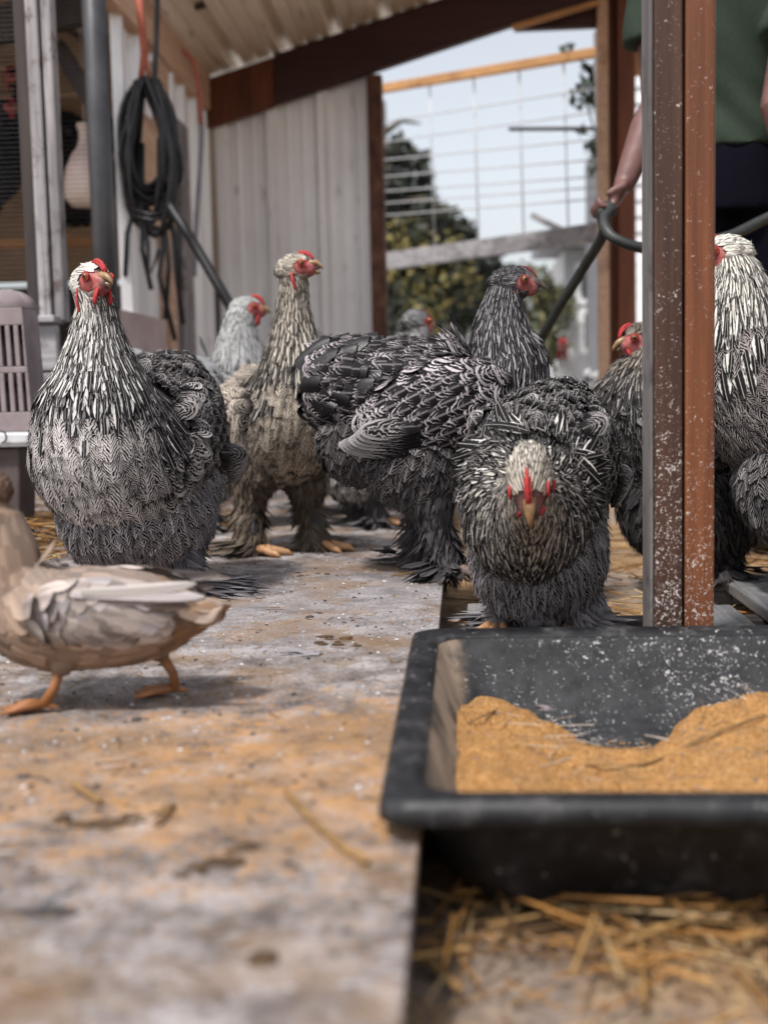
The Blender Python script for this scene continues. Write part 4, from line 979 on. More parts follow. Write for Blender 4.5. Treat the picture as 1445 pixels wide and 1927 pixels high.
            q.add(P, D, N, rng.uniform(.016, .032, n), rng.uniform(.006, .014, n), tints(n, np.array(p['ft'])*1.1, .4, .25), 'tuft', 5, 3, rng.uniform(.03, .2, n), .12, .2, 0, 0, rng.normal(0, .3, n), rng.normal(0, .15, n))
            n = int(26*p['boots']); s = rng.uniform(-1, 1, n); D = np.stack([-.35+.5*s, sg*np.ones(n), 0*s+.03], 1); P = np.stack([fx-.02+.03*s, np.full(n, fy)+sg*.012, rng.uniform(.008, .03, n)], 1)
            q.add(P, D, np.tile((0, 0, 1.), (n, 1)), rng.uniform(.045, .085, n)*p['bootL'], rng.uniform(.010, .017, n), tints(n, np.array(p['ft'])*.7, .55, .25), 'round', 5, 3, .05, rng.uniform(.08, .22, n), .2, 0, 0, rng.normal(0, .3, n), rng.normal(0, .2, n))
            q.obj('leg_plumage', ('f_plain',), root, kind='stuff')
    return root

def ctrl(*r): return [(a[0], a[5] if len(a) > 5 else 0.0, a[1], a[2], a[3], a[4]) for a in r]
# ------------------------------------------------------------ the birds of the photograph
R_ = math.radians
M['beakhorn'] = mat_noise('beak_horn', (.10, .055, .028), (.30, .17, .075), 60, .4, .15)
# hen in front on the left, facing the lens with her tail away to the right
def place(px_, Y, z=0.0, ypx=None): 
    q = at(px_, 900, Y); return (q.x, Y, z)

make_bird('big silver hen with pale streaked breast facing the lens beside the buff duck',
    place(246, 1.98), R_(-103),
    ctrl((-.20, .37, .05, .05, .05), (-.14, .32, .105, .095, .10), (-.05, .262, .128, .125, .135), (.045, .235, .134, .135, .135), (.084, .305, .104, .100, .108), (.088, .370, .066, .064, .070), (.088, .425, .040, .040, .042), (.088, .470, .028, .029, .029)),
    (.097, -.0, .505, R_(62), R_(2)),
    fluff=[((-.02, .045, .14), (.11, .082, .108)), ((-.02, -.045, .14), (.11, .082, .108)), ((-.10, 0, .2), (.10, .115, .12)), ((.03, 0, .135), (.095, .095, .085))],
    wing=(-.055, .094, .26, .115, .036, .085, -12), wt=(.40, .37, .36), wa=.68, btype='pencil', brtype='chevron', brt=(.80, .75, .73), bra=.36, bt=(.38, .35, .34), ba=.74, ft=(.20, .185, .20), kt=(.44, .40, .40), cushion=.75,
    ht=(.66, .64, .64), ha=.86, hat=(.68, .65, .60), haa=.58, hda=.1, throat=1.3, lobe=.036, fl=.046, fw=.032, tail_el=40, hL=1.0, boots=1.4, bootL=1.5, comb_s=1.0, uneck=.62, legs=[((.0, .07, .14), (-.015, .08, .085), (.01, .092, .0), 0.2), ((-.01, -.06, .14), (-.03, -.062, .085), (.0, -.068, .0), 0.0)])

make_bird('tall upright buff-grey hen with open beak standing alone mid board',
    place(530, 2.48), R_(-52),
    ctrl((-.19, .30, .05, .05, .05), (-.12, .275, .09, .085, .09), (-.03, .245, .108, .11, .115), (.04, .275, .110, .112, .108), (.064, .345, .080, .078, .084), (.064, .415, .048, .047, .052), (.064, .475, .032, .031, .033), (.07, .527, .025, .025, .025)),
    (.08, 0.0, .556, R_(46), R_(6)),
    fluff=[((-.02, .05, .192), (.07, .055, .075)), ((-.02, -.05, .192), (.07, .055, .075)), ((-.10, 0, .215), (.08, .085, .09))],
    legs=[((.0, .06, .15), (-.01, .062, .09), (.03, .066, 0), R_(35)), ((-.02, -.055, .15), (-.03, -.06, .09), (.005, -.07, 0), R_(50))],
    wing=(-.03, .093, .255, .115, .03, .07, -22), btype='chevron', brt=(.80, .68, .54), bra=.46, bt=(.50, .43, .36), ba=.48, ft=(.16, .125, .095), kt=(.24, .19, .15), cushion=.35,
    ht=(.58, .53, .46), ha=.80, hat=(.60, .53, .44), haa=.48, hda=.22, open=1.0, mess=.45, headfw=1.1, scale=1.03, lobe=.032, fl=.042, fw=.029, boots=1.0, comb='comb', wattle=.0, throat=.6)

make_bird('dark pencilled hen in profile with dusky purple face, centre of the board',
    place(803, 2.18), R_(4),
    ctrl((-.195, .352, .062, .068, .075), (-.155, .345, .088, .082, .095), (-.06, .318, .112, .105, .11), (.045, .303, .120, .108, .115), (.118, .318, .105, .095, .102), (.145, .370, .076, .076, .074), (.140, .425, .052, .056, .050), (.142, .472, .034, .038, .034)),
    (.160, 0.0, .512, R_(-4), R_(-4)),
    fluff=[((-.015, .05, .205), (.095, .066, .085)), ((-.015, -.05, .205), (.095, .066, .085)), ((-.11, 0, .245), (.08, .085, .085)), ((.04, 0, .215), (.09, .078, .075))],
    legs=[((-.0, .055, .15), (-.01, .058, .085), (-.015, .06, 0), R_(-30)), ((.0, -.06, .15), (.012, -.06, .085), (.04, -.066, 0), R_(-50))],
    wing=(.02, .098, .298, .135, .038, .078, -14), bt=(.46, .415, .43), ba=.82, brt=(.42, .39, .40), bra=.82, ft=(.085, .078, .082), kt=(.22, .2, .2), cushion=.62,
    ht=(.56, .54, .55), ha=.72, hat=(.30, .29, .30), haa=.55, beak='beakdark', comb='combdull', face=.75, lobe=.032, wattle=0.0, tail_el=8, mess=.35, tail_L=.064, tail_W=.050, n_tail=40, tail_u=.20, fl=.05, fw=.038, foot='footdark', comb_s=.45, tail_dx=.045)

make_bird('crouching hen with lowered cream head and striped ruff just behind the black tub',
    place(1012, 1.74, -.03), R_(-108),
    ctrl((-.20, .345, .05, .05, .06), (-.14, .312, .085, .075, .10), (-.05, .27, .108, .108, .12), (.04, .228, .114, .114, .130), (.105, .202, .102, .108, .112, .010), (.155, .204, .078, .086, .088, .024), (.195, .214, .054, .062, .062, .038), (.228, .228, .036, .042, .042, .048)),
    (.260, .060, .254, R_(16), R_(-50), R_(5)),
    scale=(.93, .86, .96), hang=1.8, hlift=-.09, hW=1.15, hdroop=2.2, mess=.5, fluff=[((.0, .04, .13), (.105, .07, .10)), ((.0, -.04, .13), (.105, .07, .10)), ((-.10, 0, .2), (.09, .09, .12)), ((.06, .0, .125), (.075, .085, .085))],
    wing=(-.055, .084, .265, .12, .034, .075, -14), bt=(.44, .41, .40), ba=.82, brt=(.58, .53, .48), bra=.54, ft=(.26, .24, .25), kt=(.34, .31, .30), cushion=.6,
    ht=(.74, .72, .70), ha=.86, hat=(.62, .56, .48), haa=.42, hda=.30, tail_el=62, tail_L=.085, n_tail=15, fl=.042, fw=.032, hL=1.1, uneck=.56, lobe=.014, wattle=.3, comb_s=.75, face=.30, headfw=1.45, eye_r=.0045, beak='beakhorn')

make_bird('very dark hen with lowered red-faced head peering out left of the brown post',
    place(1338, 2.36, -.04), R_(186),
    ctrl((-.20, .36, .06, .06, .06), (-.13, .33, .10, .09, .10), (-.03, .27, .128, .13, .13), (.075, .265, .132, .13, .135), (.128, .325, .105, .10, .105), (.128, .375, .072, .07, .072), (.120, .41, .048, .048, .048), (.118, .435, .034, .034, .034)),
    (.138, 0, .455, R_(8), R_(-14)), fluff=[((.045, .05, .135), (.125, .085, .12)), ((.045, -.05, .135), (.125, .085, .12)), ((-.08, 0, .2), (.10, .11, .12))], bt=(.22, .21, .21), ba=.80, brt=(.16, .155, .155), bra=.86, ft=(.065, .06, .06), kt=(.05, .05, .05), ht=(.42, .40, .39), ha=.74, hat=(.34, .28, .23), haa=.42,
    lobe=.02, wattle=.7, cushion=.2, foot='footdark', face=1.0, uneck=.74)

make_bird('large white-caped rooster half hidden on the right of the brown post',
    place(1572, 2.08, -.03), R_(172),
    ctrl((-.20, .40, .06, .06, .06), (-.13, .37, .10, .09, .10), (-.03, .335, .135, .115, .135), (.07, .32, .140, .115, .14), (.14, .365, .112, .10, .11), (.165, .43, .090, .092, .085), (.165, .49, .066, .070, .062), (.165, .535, .044, .046, .042)),
    (.183, 0, .572, R_(4), R_(-4)), name='rooster', cat='rooster', bt=(.42, .375, .36), ba=.66, brt=(.42, .375, .36), bra=.66, btype='chevron', ft=(.15, .142, .148), kt=(.30, .28, .28), ht=(.72, .70, .66), ha=.52, hat=(.72, .69, .62), haa=.32, hda=.12,
    hL=1.35, uneck=.73, hW=1.1, lobe=.03, wattle=1.7, comb_s=1.0, fluff=[((.04, .05, .19), (.12, .09, .12)), ((.04, -.05, .19), (.12, .09, .12)), ((-.08, 0, .24), (.10, .11, .12))], cushion=.7, headfw=1.3, fl=.046, fw=.03, boots=1.5)

make_bird('pale grey hen with bright red face and black tail in front of the sheet wall',
    place(385, 2.95), R_(28),
    ctrl((-.19, .40, .05, .05, .05), (-.12, .35, .09, .08, .09), (-.03, .31, .115, .11, .115), (.05, .31, .115, .11, .115), (.095, .36, .095, .09, .095), (.10, .42, .07, .068, .07), (.10, .475, .046, .046, .046), (.104, .515, .033, .033, .033)),
    (.125, 0, .540, R_(-20), R_(-4)), btype='plain', brtype='plain', bt=(.32, .32, .33), ba=.35, brt=(.30, .30, .31), bra=.25, ft=(.34, .34, .34), kt=(.36, .36, .36), ht=(.36, .36, .37), ha=.3, hat=(.46, .46, .45), haa=.1,
    wt=(.32, .32, .32), wa=.25, tail_el=30, tail_L=.15, taila=.1, n_tail=18, comb_s=1.3, wattle=1.2, face=1.2, boots=.5, tufts=.4)

make_bird('grey hen with white-cheeked head showing above the back of the central hen',
    place(700, 3.0), R_(20),
    ctrl((-.19, .39, .05, .05, .05), (-.12, .35, .09, .08, .09), (-.03, .31, .115, .11, .115), (.05, .30, .115, .11, .115), (.105, .34, .095, .09, .095), (.115, .39, .07, .068, .07), (.115, .44, .046, .046, .046), (.12, .47, .033, .033, .033)),
    (.125, 0, .497, R_(22), R_(-6)), comb_s=.5, headfw=1.3, ht=(.40, .38, .38), hat=(.36, .35, .35), boots=.5, tufts=.4, wattle=.8)

make_bird('dark hen turned away behind the tall buff-grey hen',
    place(622, 3.35), R_(75),
    ctrl((-.20, .455, .06, .06, .06), (-.13, .40, .10, .09, .10), (-.03, .32, .125, .12, .125), (.07, .28, .130, .12, .13), (.14, .27, .105, .095, .115), (.175, .29, .070, .07, .075), (.19, .31, .046, .048, .048), (.20, .33, .034, .034, .034)),
    (.225, 0, .34, 0, R_(-30)), tail_el=60, boots=.5, tufts=.4, ft=(.3, .29, .29))

# far white hen out in the yard
make_bird('far white hen with a bright red comb out in the yard', tuple(atz(1106, 790, -.1)) if False else (at(1112, 690, 6.6).x, 6.6, -.078), R_(200),
    ctrl((-.19, .39, .05, .05, .05), (-.12, .35, .09, .08, .09), (-.03, .31, .115, .11, .115), (.05, .30, .115, .11, .115), (.105, .34, .095, .09, .095), (.115, .40, .07, .068, .07), (.115, .46, .046, .046, .046), (.12, .51, .033, .033, .033)),
    (.14, 0, .545, R_(60), 0), scale=1.15, btype='plain', brtype='plain', bt=(.74, .73, .72), ba=.15, brt=(.74, .73, .72), bra=.15, ft=(.7, .69, .68), kt=(.7, .7, .7), ht=(.74, .74, .73), ha=.08, hat=(.74, .74, .73), haa=.05,
    wt=(.74, .73, .72), wa=.12, tailt=(.7, .7, .7), taila=1.2, comb_s=2.6, wattle=2.0, face=1.3, tufts=.3, boots=.3, fl=.07, fw=.06, group='birds outside or beyond the shed')

# black birds roosting in the neighbouring coop, behind the mesh
for (px_, pyb, Y, yw, lab, sc) in ((118, 452, 4.9, 200, 'black hen roosting close to the dark pipe inside the mesh window', 1.28), (-38, 462, 4.4, 15, 'black hen with a red face roosting at the edge of the mesh window', 1.0)):
    b = at(px_, pyb, Y)
    make_bird(lab, tuple(b), R_(yw),
        ctrl((-.16, .34, .05, .05, .05), (-.10, .30, .09, .08, .09), (-.02, .26, .115, .11, .115), (.04, .26, .115, .11, .115), (.08, .31, .095, .09, .095), (.085, .36, .07, .068, .07), (.085, .42, .046, .046, .046), (.09, .46, .033, .033, .033)),
        (.11, 0, .49, 0, 0), scale=sc, btype='plain', brtype='plain', bt=(.02, .019, .022), brt=(.02, .019, .022), ba=.3, bra=.3, ft=(.02, .02, .021), kt=(.02, .02, .02), ht=(.02, .02, .022), ha=.2, hat=(.02, .02, .022), haa=.2,
        wt=(.02, .02, .022), wa=.2, comb_s=1.6, boots=0, tufts=.3, fl=.06, fw=.05, group='black hens roosting in the next coop')

# ------------------------------------------------------------ duck
def make_duck():
    Y = 1.24; root = empty('duck', (at(192, 1340, Y).x, Y, 0), R_(181), label='young buff and brown duck walking out past the left edge', cat='duck'); root.scale = (1.06, 1.10, 1.20)
    k = .001; s = 1.0
    C = [(-.120, .084, .012, .006, .007), (-.088, .082, .030, .020, .026), (-.045, .080, .046, .037, .042), (0, .081, .052, .042, .048), (.045, .083, .052, .042, .050), (.078, .093, .044, .044, .048), (.091, .117, .037, .039, .039), (.095, .145, .032, .034, .033), (.100, .170, .026, .027, .026)]
    body = Loft(ctrl(*C), 60); Hc = np.array((.112, 0, .192)); Hm = Matrix.Translation(Hc); 
    mb = MB(); body.mesh_into(mb, 20, .97); mb.ell(Hc, (.031, .021, .022)); mb.tube([body.c[-1], Hc], [.019, .017], 10)
    for sg in (1, -1): mb.ell((-.012, sg*.044, .090), (.070, .012, .026))
    legs = [((.028, .026, .045), (.048, .028, 0), 1), ((-.052, -.026, .050), (-.068, -.030, .0), -1)]
    for a, b, sg in legs: mb.tube([a, (a[0]*.7+b[0]*.3, a[1], .034)], [.014, .009], 10)
    me = remesh(mb, .004, 4); a = me.attributes.new('skin', 'FLOAT', 'POINT'); me.materials.append(M['duckbase']); link('body', me, root)
    q = Quills(); U, T = body.rows(lambda u: .0125, lambda u: .015, .05, 1.0, .3); P, du, N = body.frame(U, T); n = len(P)
    t = tints(n, (.33, .23, .165), .3, .22); top = np.clip(N[:, 2], 0, 1)[:, None]; nk = np.clip((P[:, 0]-.07)*30, 0, 1)[:, None]
    t[:, :3] = t[:, :3]*(1-top*.6) + np.array((.30, .25, .22))*top*.6; t[:, :3] = t[:, :3]*(1-nk*.75) + np.array((.26, .19, .15))*nk*.75
    rear = np.clip((-.045-P[:, 0])*25, 0, 1)[:, None]*np.clip(.2-N[:, 2:3], 0, 1); t[:, :3] = t[:, :3]*(1-rear*.7) + np.array((.36, .18, .075))*rear*.7
    q.add(P, -du, N, (.034-.018*nk[:, 0])*rng.uniform(.8, 1.2, n), .023-.010*nk[:, 0], t, 'round', 7, 5, .03, .12, .16, .0, 0, rng.normal(0, .1, n), rng.normal(0, .06, n))
    P, N = ell_points((.112, 0, .192), (.031, .021, .022), 260); m = P[:, 0] < .135; P, N = P[m], N[m]
    q.add(P, np.tile((-1., 0, -.1), (len(P), 1)), N, .012, .007, tints(len(P), (.16, .10, .07), .3), 'round', 5, 3, .05, .1, .2)
    q.obj('plumage', ('f_plain',), root, kind='stuff')
    for sg in (1, -1):
        q = Quills(); P, N = ell_points((-.012, sg*.044, .090), (.072, .0135, .027), 190); m = (N[:, 1]*sg > .1) & (P[:, 0] > -.06); P, N = P[m], N[m]; n = len(P)
        t = tints(n, (.40, .34, .31), .45, .2); pale = rng.uniform(0, 1, n) < .22; t[pale, :3] = (.42, .38, .38)
        q.add(P, np.tile((-1., 0, -.22), (n, 1)), N, .034, .023, t, 'round', 7, 5, .06, .12, .18, .0012, 0, rng.normal(0, .1, n))
        q.obj('wing', ('f_plain',), root, kind='stuff')
        spec = []
        cols_ = [(.40, .36, .34), (.09, .075, .072), (.38, .33, .31), (.24, .19, .17), (.10, .08, .075), (.42, .38, .37), (.18, .135, .115), (.13, .10, .09), (.44, .40, .40), (.34, .28, .26), (.22, .17, .145), (.38, .32, .31), (.25, .18, .14)]
        for k_ in range(20):
            f_ = k_/19; spec.append((.0+.03*f_+rng.normal(0, .003), .108-.046*f_, (.118-.070*f_**1.5)*rng.uniform(.9, 1.08), .0098, cols_[(k_*8) % 13], .3))
        for j, (bx, bz, L, Wd, c, al) in enumerate(spec):
            q = Quills(); q.add((bx, sg*(.056-.0008*j), bz), (-1, -sg*.16, -.07+.006*j), (0, sg, .35), L, Wd, tints(1, c, al, .08), 'round', 7, 5, .02, .05, .2, .004-.0003*j, 0, rng.normal(0, .1), rng.normal(0, .04))
            q.obj('wing_feather', ('f_plain',), root)
    for j in range(11):
        s = (j/10-.5)*2; q = Quills(); q.add((-.084, s*.016, .092-.006*abs(s)), (-1, s*.22, .04-.06*abs(s)), (0, s*.6, 1), .046-.008*abs(s), .014, tints(1, (.34, .26, .21), .3, .12), 'round', 7, 5, 0, .05, .15); q.obj('tail_feather', ('f_plain',), root)
    for (a, b, sg), back in zip(legs, (0, 1)):
        f_ = MB(); ax, ay, az = a; bx, by, bz = b
        heel = Vector((bx, by, .008))
        f_.tube([(ax*.8+bx*.2, ay, .040), (ax*.35+bx*.65-.004, by, .022), heel], [.0065, .0048, .0055], 8)
        toes = [heel + Vector((.042*math.cos(t_), .042*math.sin(t_), -.004)) for t_ in (-.5, 0, .5)]
        for t_ in toes: f_.tube([heel, (heel+t_)/2 + Vector((0, 0, .001)), t_], [.0042, .0034, .0015], 7)
        f_.add([heel + Vector((0, 0, -.001)), toes[0], (toes[0]+toes[1])/2 - Vector((.006, 0, 0)), toes[1], (toes[1]+toes[2])/2 - Vector((.006, 0, 0)), toes[2], heel + Vector((0, 0, .0012)), toes[0]+Vector((0, 0, .002)), toes[1]+Vector((0, 0, .002)), toes[2]+Vector((0, 0, .002))],
               [(0, 1, 2, 3), (0, 3, 4, 5), (6, 8, 2, 7), (6, 9, 4, 8), (0, 6, 7, 1), (0, 5, 9, 6)])
        f_.tube([heel, heel + Vector((-.014, 0, -.003))], [.0035, .0012], 6)
        part('foot', f_, 'duckfoot', root, True, False)
    b_ = MB(); b_.tube([(.136, 0, .192), (.152, 0, .188), (.172, 0, .183), (.180, 0, .181)], [.011, .010, .0115, .004], 10, flat=.45); part('bill', b_, 'beakdark', root, True, False)
    for sg in (1, -1):
        e = MB(); e.ell((.124, sg*.0185, .198), (.004,)*3); part('eye', e, 'pupil', root, True, False)
M['duckbase'] = mat_noise('duck_down', (.15, .10, .07), (.22, .15, .11), 60, .9, .3)
make_duck()
# ------------------------------------------------------------ hose coil, ropes, cable, pole
YH = 4.15; mpx = YH/F0
hc = empty('hose_coil', tuple(at(280, 170, YH)), label='looped black hose hanging from a red rope by the left wall', cat='hose')
cc = at(282, 282, YH)
for k in range(17):
    hw, hh = rr.uniform(28, 60)*mpx, rr.uniform(95, 140)*mpx; yw = rr.uniform(-.9, .9); dx = rr.uniform(-10, 10)*mpx; top = cc.z + 120*mpx + rr.uniform(-8, 8)*mpx; bot = top - 2*hh
    pts = []; ph = rr.uniform(0, 6)
    for i in range(29):
        a = 2*PI*i/28; e = math.sin(a); xx = hw*math.cos(a)*(1 - .25*e) + .012*math.sin(3*a+ph); pts.append(Vector((cc.x+dx+xx*math.cos(yw), YH - .02 + xx*math.sin(yw)*.8 + .008*math.sin(2*a+ph), (top+bot)/2 + hh*e)))
    mb = MB(); mb.tube(pts, .0085, 8, caps=False); part('loop', mb, 'rubber', hc, True)
for (xa, ya, xb, yb, xc, yc) in ((250, 380, 240, 440, 236, 520), (268, 390, 282, 520, 300, 470), (300, 380, 318, 500, 312, 600), (318, 390, 330, 500, 345, 610), (308, 400, 300, 520, 330, 640), (262, 400, 268, 470, 285, 545), (330, 380, 338, 470, 338, 560)):
    mb = MB(); mb.tube([at(xa, ya-120, YH), at(xa, ya, YH-.02), at((xa+xb)/2+3, (ya+yb)/2, YH-.03), at(xb, yb, YH-.03), at(xc, yc, YH-.02)], .0085, 8); part('hanging_end', mb, 'rubber', hc, True)
mb = MB()
for (y_) in (400, 410): mb.tube([at(245, y_-6, YH-.05), at(285, y_+4, YH-.07), at(325, y_-2, YH-.05)], .006, 6)
part('tie', mb, 'rubber', hc, True)
def strand(name, pts, r, mat, flat=1.0, **kw):
    mb = MB(); P = [Vector(p) for p in pts]; out = []
    E = [2*P[0]-P[1]] + P + [2*P[-1]-P[-2]]
    for i in range(len(P)-1):
        for j in range(8):
            u = j/8; p0, p1, p2, p3 = E[i:i+4]; out.append(.5*((2*p1) + (p2-p0)*u + (2*p0-5*p1+4*p2-p3)*u*u + (3*p1-p0-3*p2+p3)*u**3))
    out.append(P[-1]); mb.tube(out, r, 8, flat=flat); return thing1(name, mb, mat, tuple(P[0]), True, **kw)
rp = empty('red_rope', tuple(at(262, 10, YH)), label='frayed red rope holding up the hose coil', cat='rope')
for pts in (((258, -20), (266, 40), (270, 95), (262, 155)), ((262, -20), (268, 50), (276, 120), (284, 165)), ((266, 60), (272, 100), (270, 130), (266, 160))):
    mb = MB(); mb.tube([at(a, b, YH-.02) for a, b in pts], [.010, .012, .007, .006][:len(pts)], 7); part('strand', mb, 'redrope', rp, True)
strand('red_twine', [at(345, 95, 4.6), at(364, 118, 4.6), at(374, 165, 4.58), at(378, 235, 4.6)], .008, 'redrope', label='short red cord hanging from the eave by the corner', cat='cord')
strand('grey_strap', [at(374, 175, 4.6), at(380, 240, 4.6), at(376, 330, 4.62), at(370, 420, 4.63), at(366, 520, 4.64)], .011, 'steel', .35, label='grey strap dangling down beside the corner', cat='strap')
strand('black_cable', [at(297, -90, YH-.03), at(296, 20, YH-.03), at(293, 110, YH-.03), at(289, 178, YH-.03)], .0095, 'rubber', label='black cable dropping from the roof to the hose coil', cat='cable')
strand('black_pole', [at(318, 385, 4.05), at(360, 450, 3.95), at(410, 535, 3.8), at(500, 690, 3.55)], .0165, 'rubber', label='slim black pole leaning down from the hose coil', cat='pole')

# ------------------------------------------------------------ slotted plastic carrier at the left edge
YK = 2.62
c0 = at(20, 700, YK); ck = empty('pet_carrier', (c0.x, YK, 0), label='mauve slotted plastic carrier cut by the left edge', cat='crate')
zt_, zl_ = at(20, 552, YK).z, at(40, 812, YK).z; xr_t, xr_b = at(40, 560, YK).x, at(63, 800, YK).x
wdt = .30
mb = MB(); yf = YK; dpt = .10
def taper(z): t = (z-zl_)/(zt_-zl_); return xr_b + (xr_t-xr_b)*t
# front wall in strips around two rows of slots so that the slots are real openings
sx = [at(x_, 700, YK).x for x_ in (-54, -44, -32, -22, -10, 0, 10, 18, 27, 34, 43, 50)]
rows_ = [(zl_, at(20, 776, YK).z, 0), (at(20, 776, YK).z, at(20, 702, YK).z, 1), (at(20, 702, YK).z, at(20, 690, YK).z, 0), (at(20, 690, YK).z, at(20, 612, YK).z, 1), (at(20, 612, YK).z, zt_-.03, 0)]
for za, zb, sl in rows_:
    sh = lambda x_, z: x_ + (taper(z)-xr_b)*.55
    xa = xr_b - wdt
    edges = [(xa, 1e9)]
    if not sl: mb.hexa([(xa, yf, za), (taper(za), yf, za), (taper(za), yf+.006, za), (xa, yf+.006, za), (xa, yf, zb), (taper(zb), yf, zb), (taper(zb), yf+.006, zb), (xa, yf+.006, zb)])
    else:
        cur = [xa] + sx; bars = [(xa, sx[0])] + [(sx[i], sx[i+1]) for i in range(1, len(sx)-1, 2)] + [(sx[-1], None)]
        for l, r_ in bars:
            f = lambda x_, z: taper(z) if x_ is None else sh(x_, z)
            mb.hexa([(f(l, za), yf, za), (f(r_, za), yf, za), (f(r_, za), yf+.006, za), (f(l, za), yf+.006, za), (f(l, zb), yf, zb), (f(r_, zb), yf, zb), (f(r_, zb), yf+.006, zb), (f(l, zb), yf+.006, zb)])
xa = xr_b-wdt
mb.hexa([(taper(zl_)-.006, yf+.0065, zl_), (taper(zl_), yf+.0065, zl_), (taper(zl_), yf+dpt, zl_), (taper(zl_)-.006, yf+dpt, zl_), (taper(zt_-.03)-.006, yf+.0065, zt_-.03), (taper(zt_-.03), yf+.0065, zt_-.03), (taper(zt_-.03), yf+dpt, zt_-.03), (taper(zt_-.03)-.006, yf+dpt, zt_-.03)])
part('upper_shell', mb, 'crate', ck, bevel=.002)
mb = MB(); xt = taper(zt_-.03); V = []; nS = 9
for i in range(nS):
    a = PI/2*i/(nS-1); ins = .045*(1-math.cos(a)); z = zt_-.0295 + .042*math.sin(a); V += [(xa, yf+ins, z), (xt-ins, yf+ins, z), (xt-ins, yf+dpt-ins, z), (xa, yf+dpt-ins, z)]
mb.add(V, [(4*i+k, 4*i+(k+1) % 4, 4*i+4+(k+1) % 4, 4*i+4+k) for i in range(nS-1) for k in range(4)] + [tuple(4*(nS-1)+k for k in range(4))]); part('domed_top', mb, 'crate', ck, True)
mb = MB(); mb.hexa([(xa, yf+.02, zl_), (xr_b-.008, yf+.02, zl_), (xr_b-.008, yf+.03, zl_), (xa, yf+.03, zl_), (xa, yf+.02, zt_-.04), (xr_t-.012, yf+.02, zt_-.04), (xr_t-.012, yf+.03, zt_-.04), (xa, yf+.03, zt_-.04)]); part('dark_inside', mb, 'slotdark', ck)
za, zb = at(40, 842, YK).z, zl_-.001
mb = MB(); mb.hexa([(xa, yf-.03, za), (at(66, 826, YK).x, yf-.03, za+.008), (at(66, 826, YK).x, yf+dpt, za+.008), (xa, yf+dpt, za), (xa, yf-.025, zb), (at(68, 806, YK).x, yf-.025, zb), (at(68, 806, YK).x, yf+dpt, zb), (xa, yf+dpt, zb)]); part('lip', mb, 'cratelip', ck, bevel=.006)
mb = MB(); mb.hexa([(xa+.02, yf, 0), (at(32, 900, YK).x, yf, 0), (at(32, 900, YK).x, yf+dpt, 0), (xa+.02, yf+dpt, 0), (xa, yf-.005, za-.001), (at(40, 850, YK).x, yf-.005, za-.001), (at(40, 850, YK).x, yf+dpt, za-.001), (xa, yf+dpt, za-.001)]); part('base_tray', mb, 'cratedark', ck, bevel=.006)
mb = MB(); q_ = at(6, 822, YK-.04); mb.tube([q_ + Vector((.012*math.cos(t)-.004, -.002*math.sin(t), .013*math.sin(t))) for t in np.linspace(-1.5, 1.9, 10)], .0022, 6); part('latch_wire', mb, 'pipe', ck, True)

# ------------------------------------------------------------ person with the hose
PX, PY = at(1372, 100, 2.95).x, 2.95
def W(x_, y_, Y): return at(x_, y_, Y) - Vector((PX, PY, -.08))
pe = empty('person', (PX, PY, -.08), label='person in green t-shirt and navy trousers holding a black hose', cat='person')
def ploft(rows): return Loft([(a[0], a[1], a[2], a[3], a[4], a[5]) for a in rows], 40, (1, 0, 0))
trunk = [(0, 0, .82, .155, .10, .11), (0, 0, .93, .168, .105, .115), (0, .005, 1.06, .135, .095, .09), (0, .0, 1.22, .158, .11, .10), (0, -.005, 1.34, .178, .10, .095), (0, -.01, 1.41, .135, .075, .075), (0, 0, 1.45, .062, .058, .058), (0, .012, 1.55, .053, .055, .055)]
Lsh, Rsh = Vector((-.175, 0, 1.375)), Vector((.175, -.01, 1.375))
Lel, Lwr, Lhd = W(1238, 190, 2.93), W(1176, 342, 2.88), W(1150, 384, 2.85)
Rel, Rwr, Rhd = W(1462, 205, 2.78), W(1512, 330, 2.80), W(1530, 372, 2.78)
bd = MB(); ploft(trunk).mesh_into(bd, 24, .95)
bd.ell((0, .03, 1.63), (.074, .094, .112)); bd.ell((0, .112, 1.62), (.014, .02, .018)); bd.ell((0, .07, 1.575), (.052, .05, .05))
for sg in (-1, 1): bd.ell((sg*.076, .02, 1.62), (.010, .020, .030))
for sh, el, wr in ((Lsh, Lel, Lwr), (Rsh, Rel, Rwr)):
    bd.tube([sh, sh.lerp(el, .5), el, el.lerp(wr, .35), wr], [.056, .046, .038, .040, .026], 14)
for sg in (-1, 1):
    hp_, kn, an = Vector((sg*.09, 0, .84)), Vector((sg*.10, .02, .47)), Vector((sg*.10, -.01, .08))
    bd.tube([hp_, hp_.lerp(kn, .5), kn, kn.lerp(an, .35), an], [.085, .075, .055, .056, .036], 14); bd.ell((sg*.10, .05, .045), (.04, .11, .04))
for wr, hd, el in ((Lwr, Lhd, Lel), (Rwr, Rhd, Rel)):
    f = (hd - wr).normalized(); s_ = f.cross(Vector((0, 1, 0))).normalized(); n_ = s_.cross(f)
    Rm = Matrix((f, n_, s_)).transposed()
    bd.tube([wr, wr + f*.02], [.025, .022], 10); bd.ell(wr + f*.045, (.048, .036, .017), Rm)
    for k, (L, dy) in enumerate(((.066, -.027), (.074, -.009), (.070, .009), (.056, .026))):
        b = wr + f*.075 + n_*dy; bd.tube([b - f*.02, b + f*L*.35 + s_*.004, b + f*L*.5 + s_*-.018, b + f*L*.3 + s_*-.036], [.0092, .0088, .0082, .007], 8)
    b = wr + f*.025 - n_*.026; bd.tube([b, b - n_*.016 + f*.02, b + f*.04 - n_*.012 - s_*.014, b + f*.055 - n_*.002 - s_*.022], [.012, .0105, .0095, .0075], 8)
me = remesh(bd, .006, 4); me.materials.append(M['skin']); link('body', me, pe)
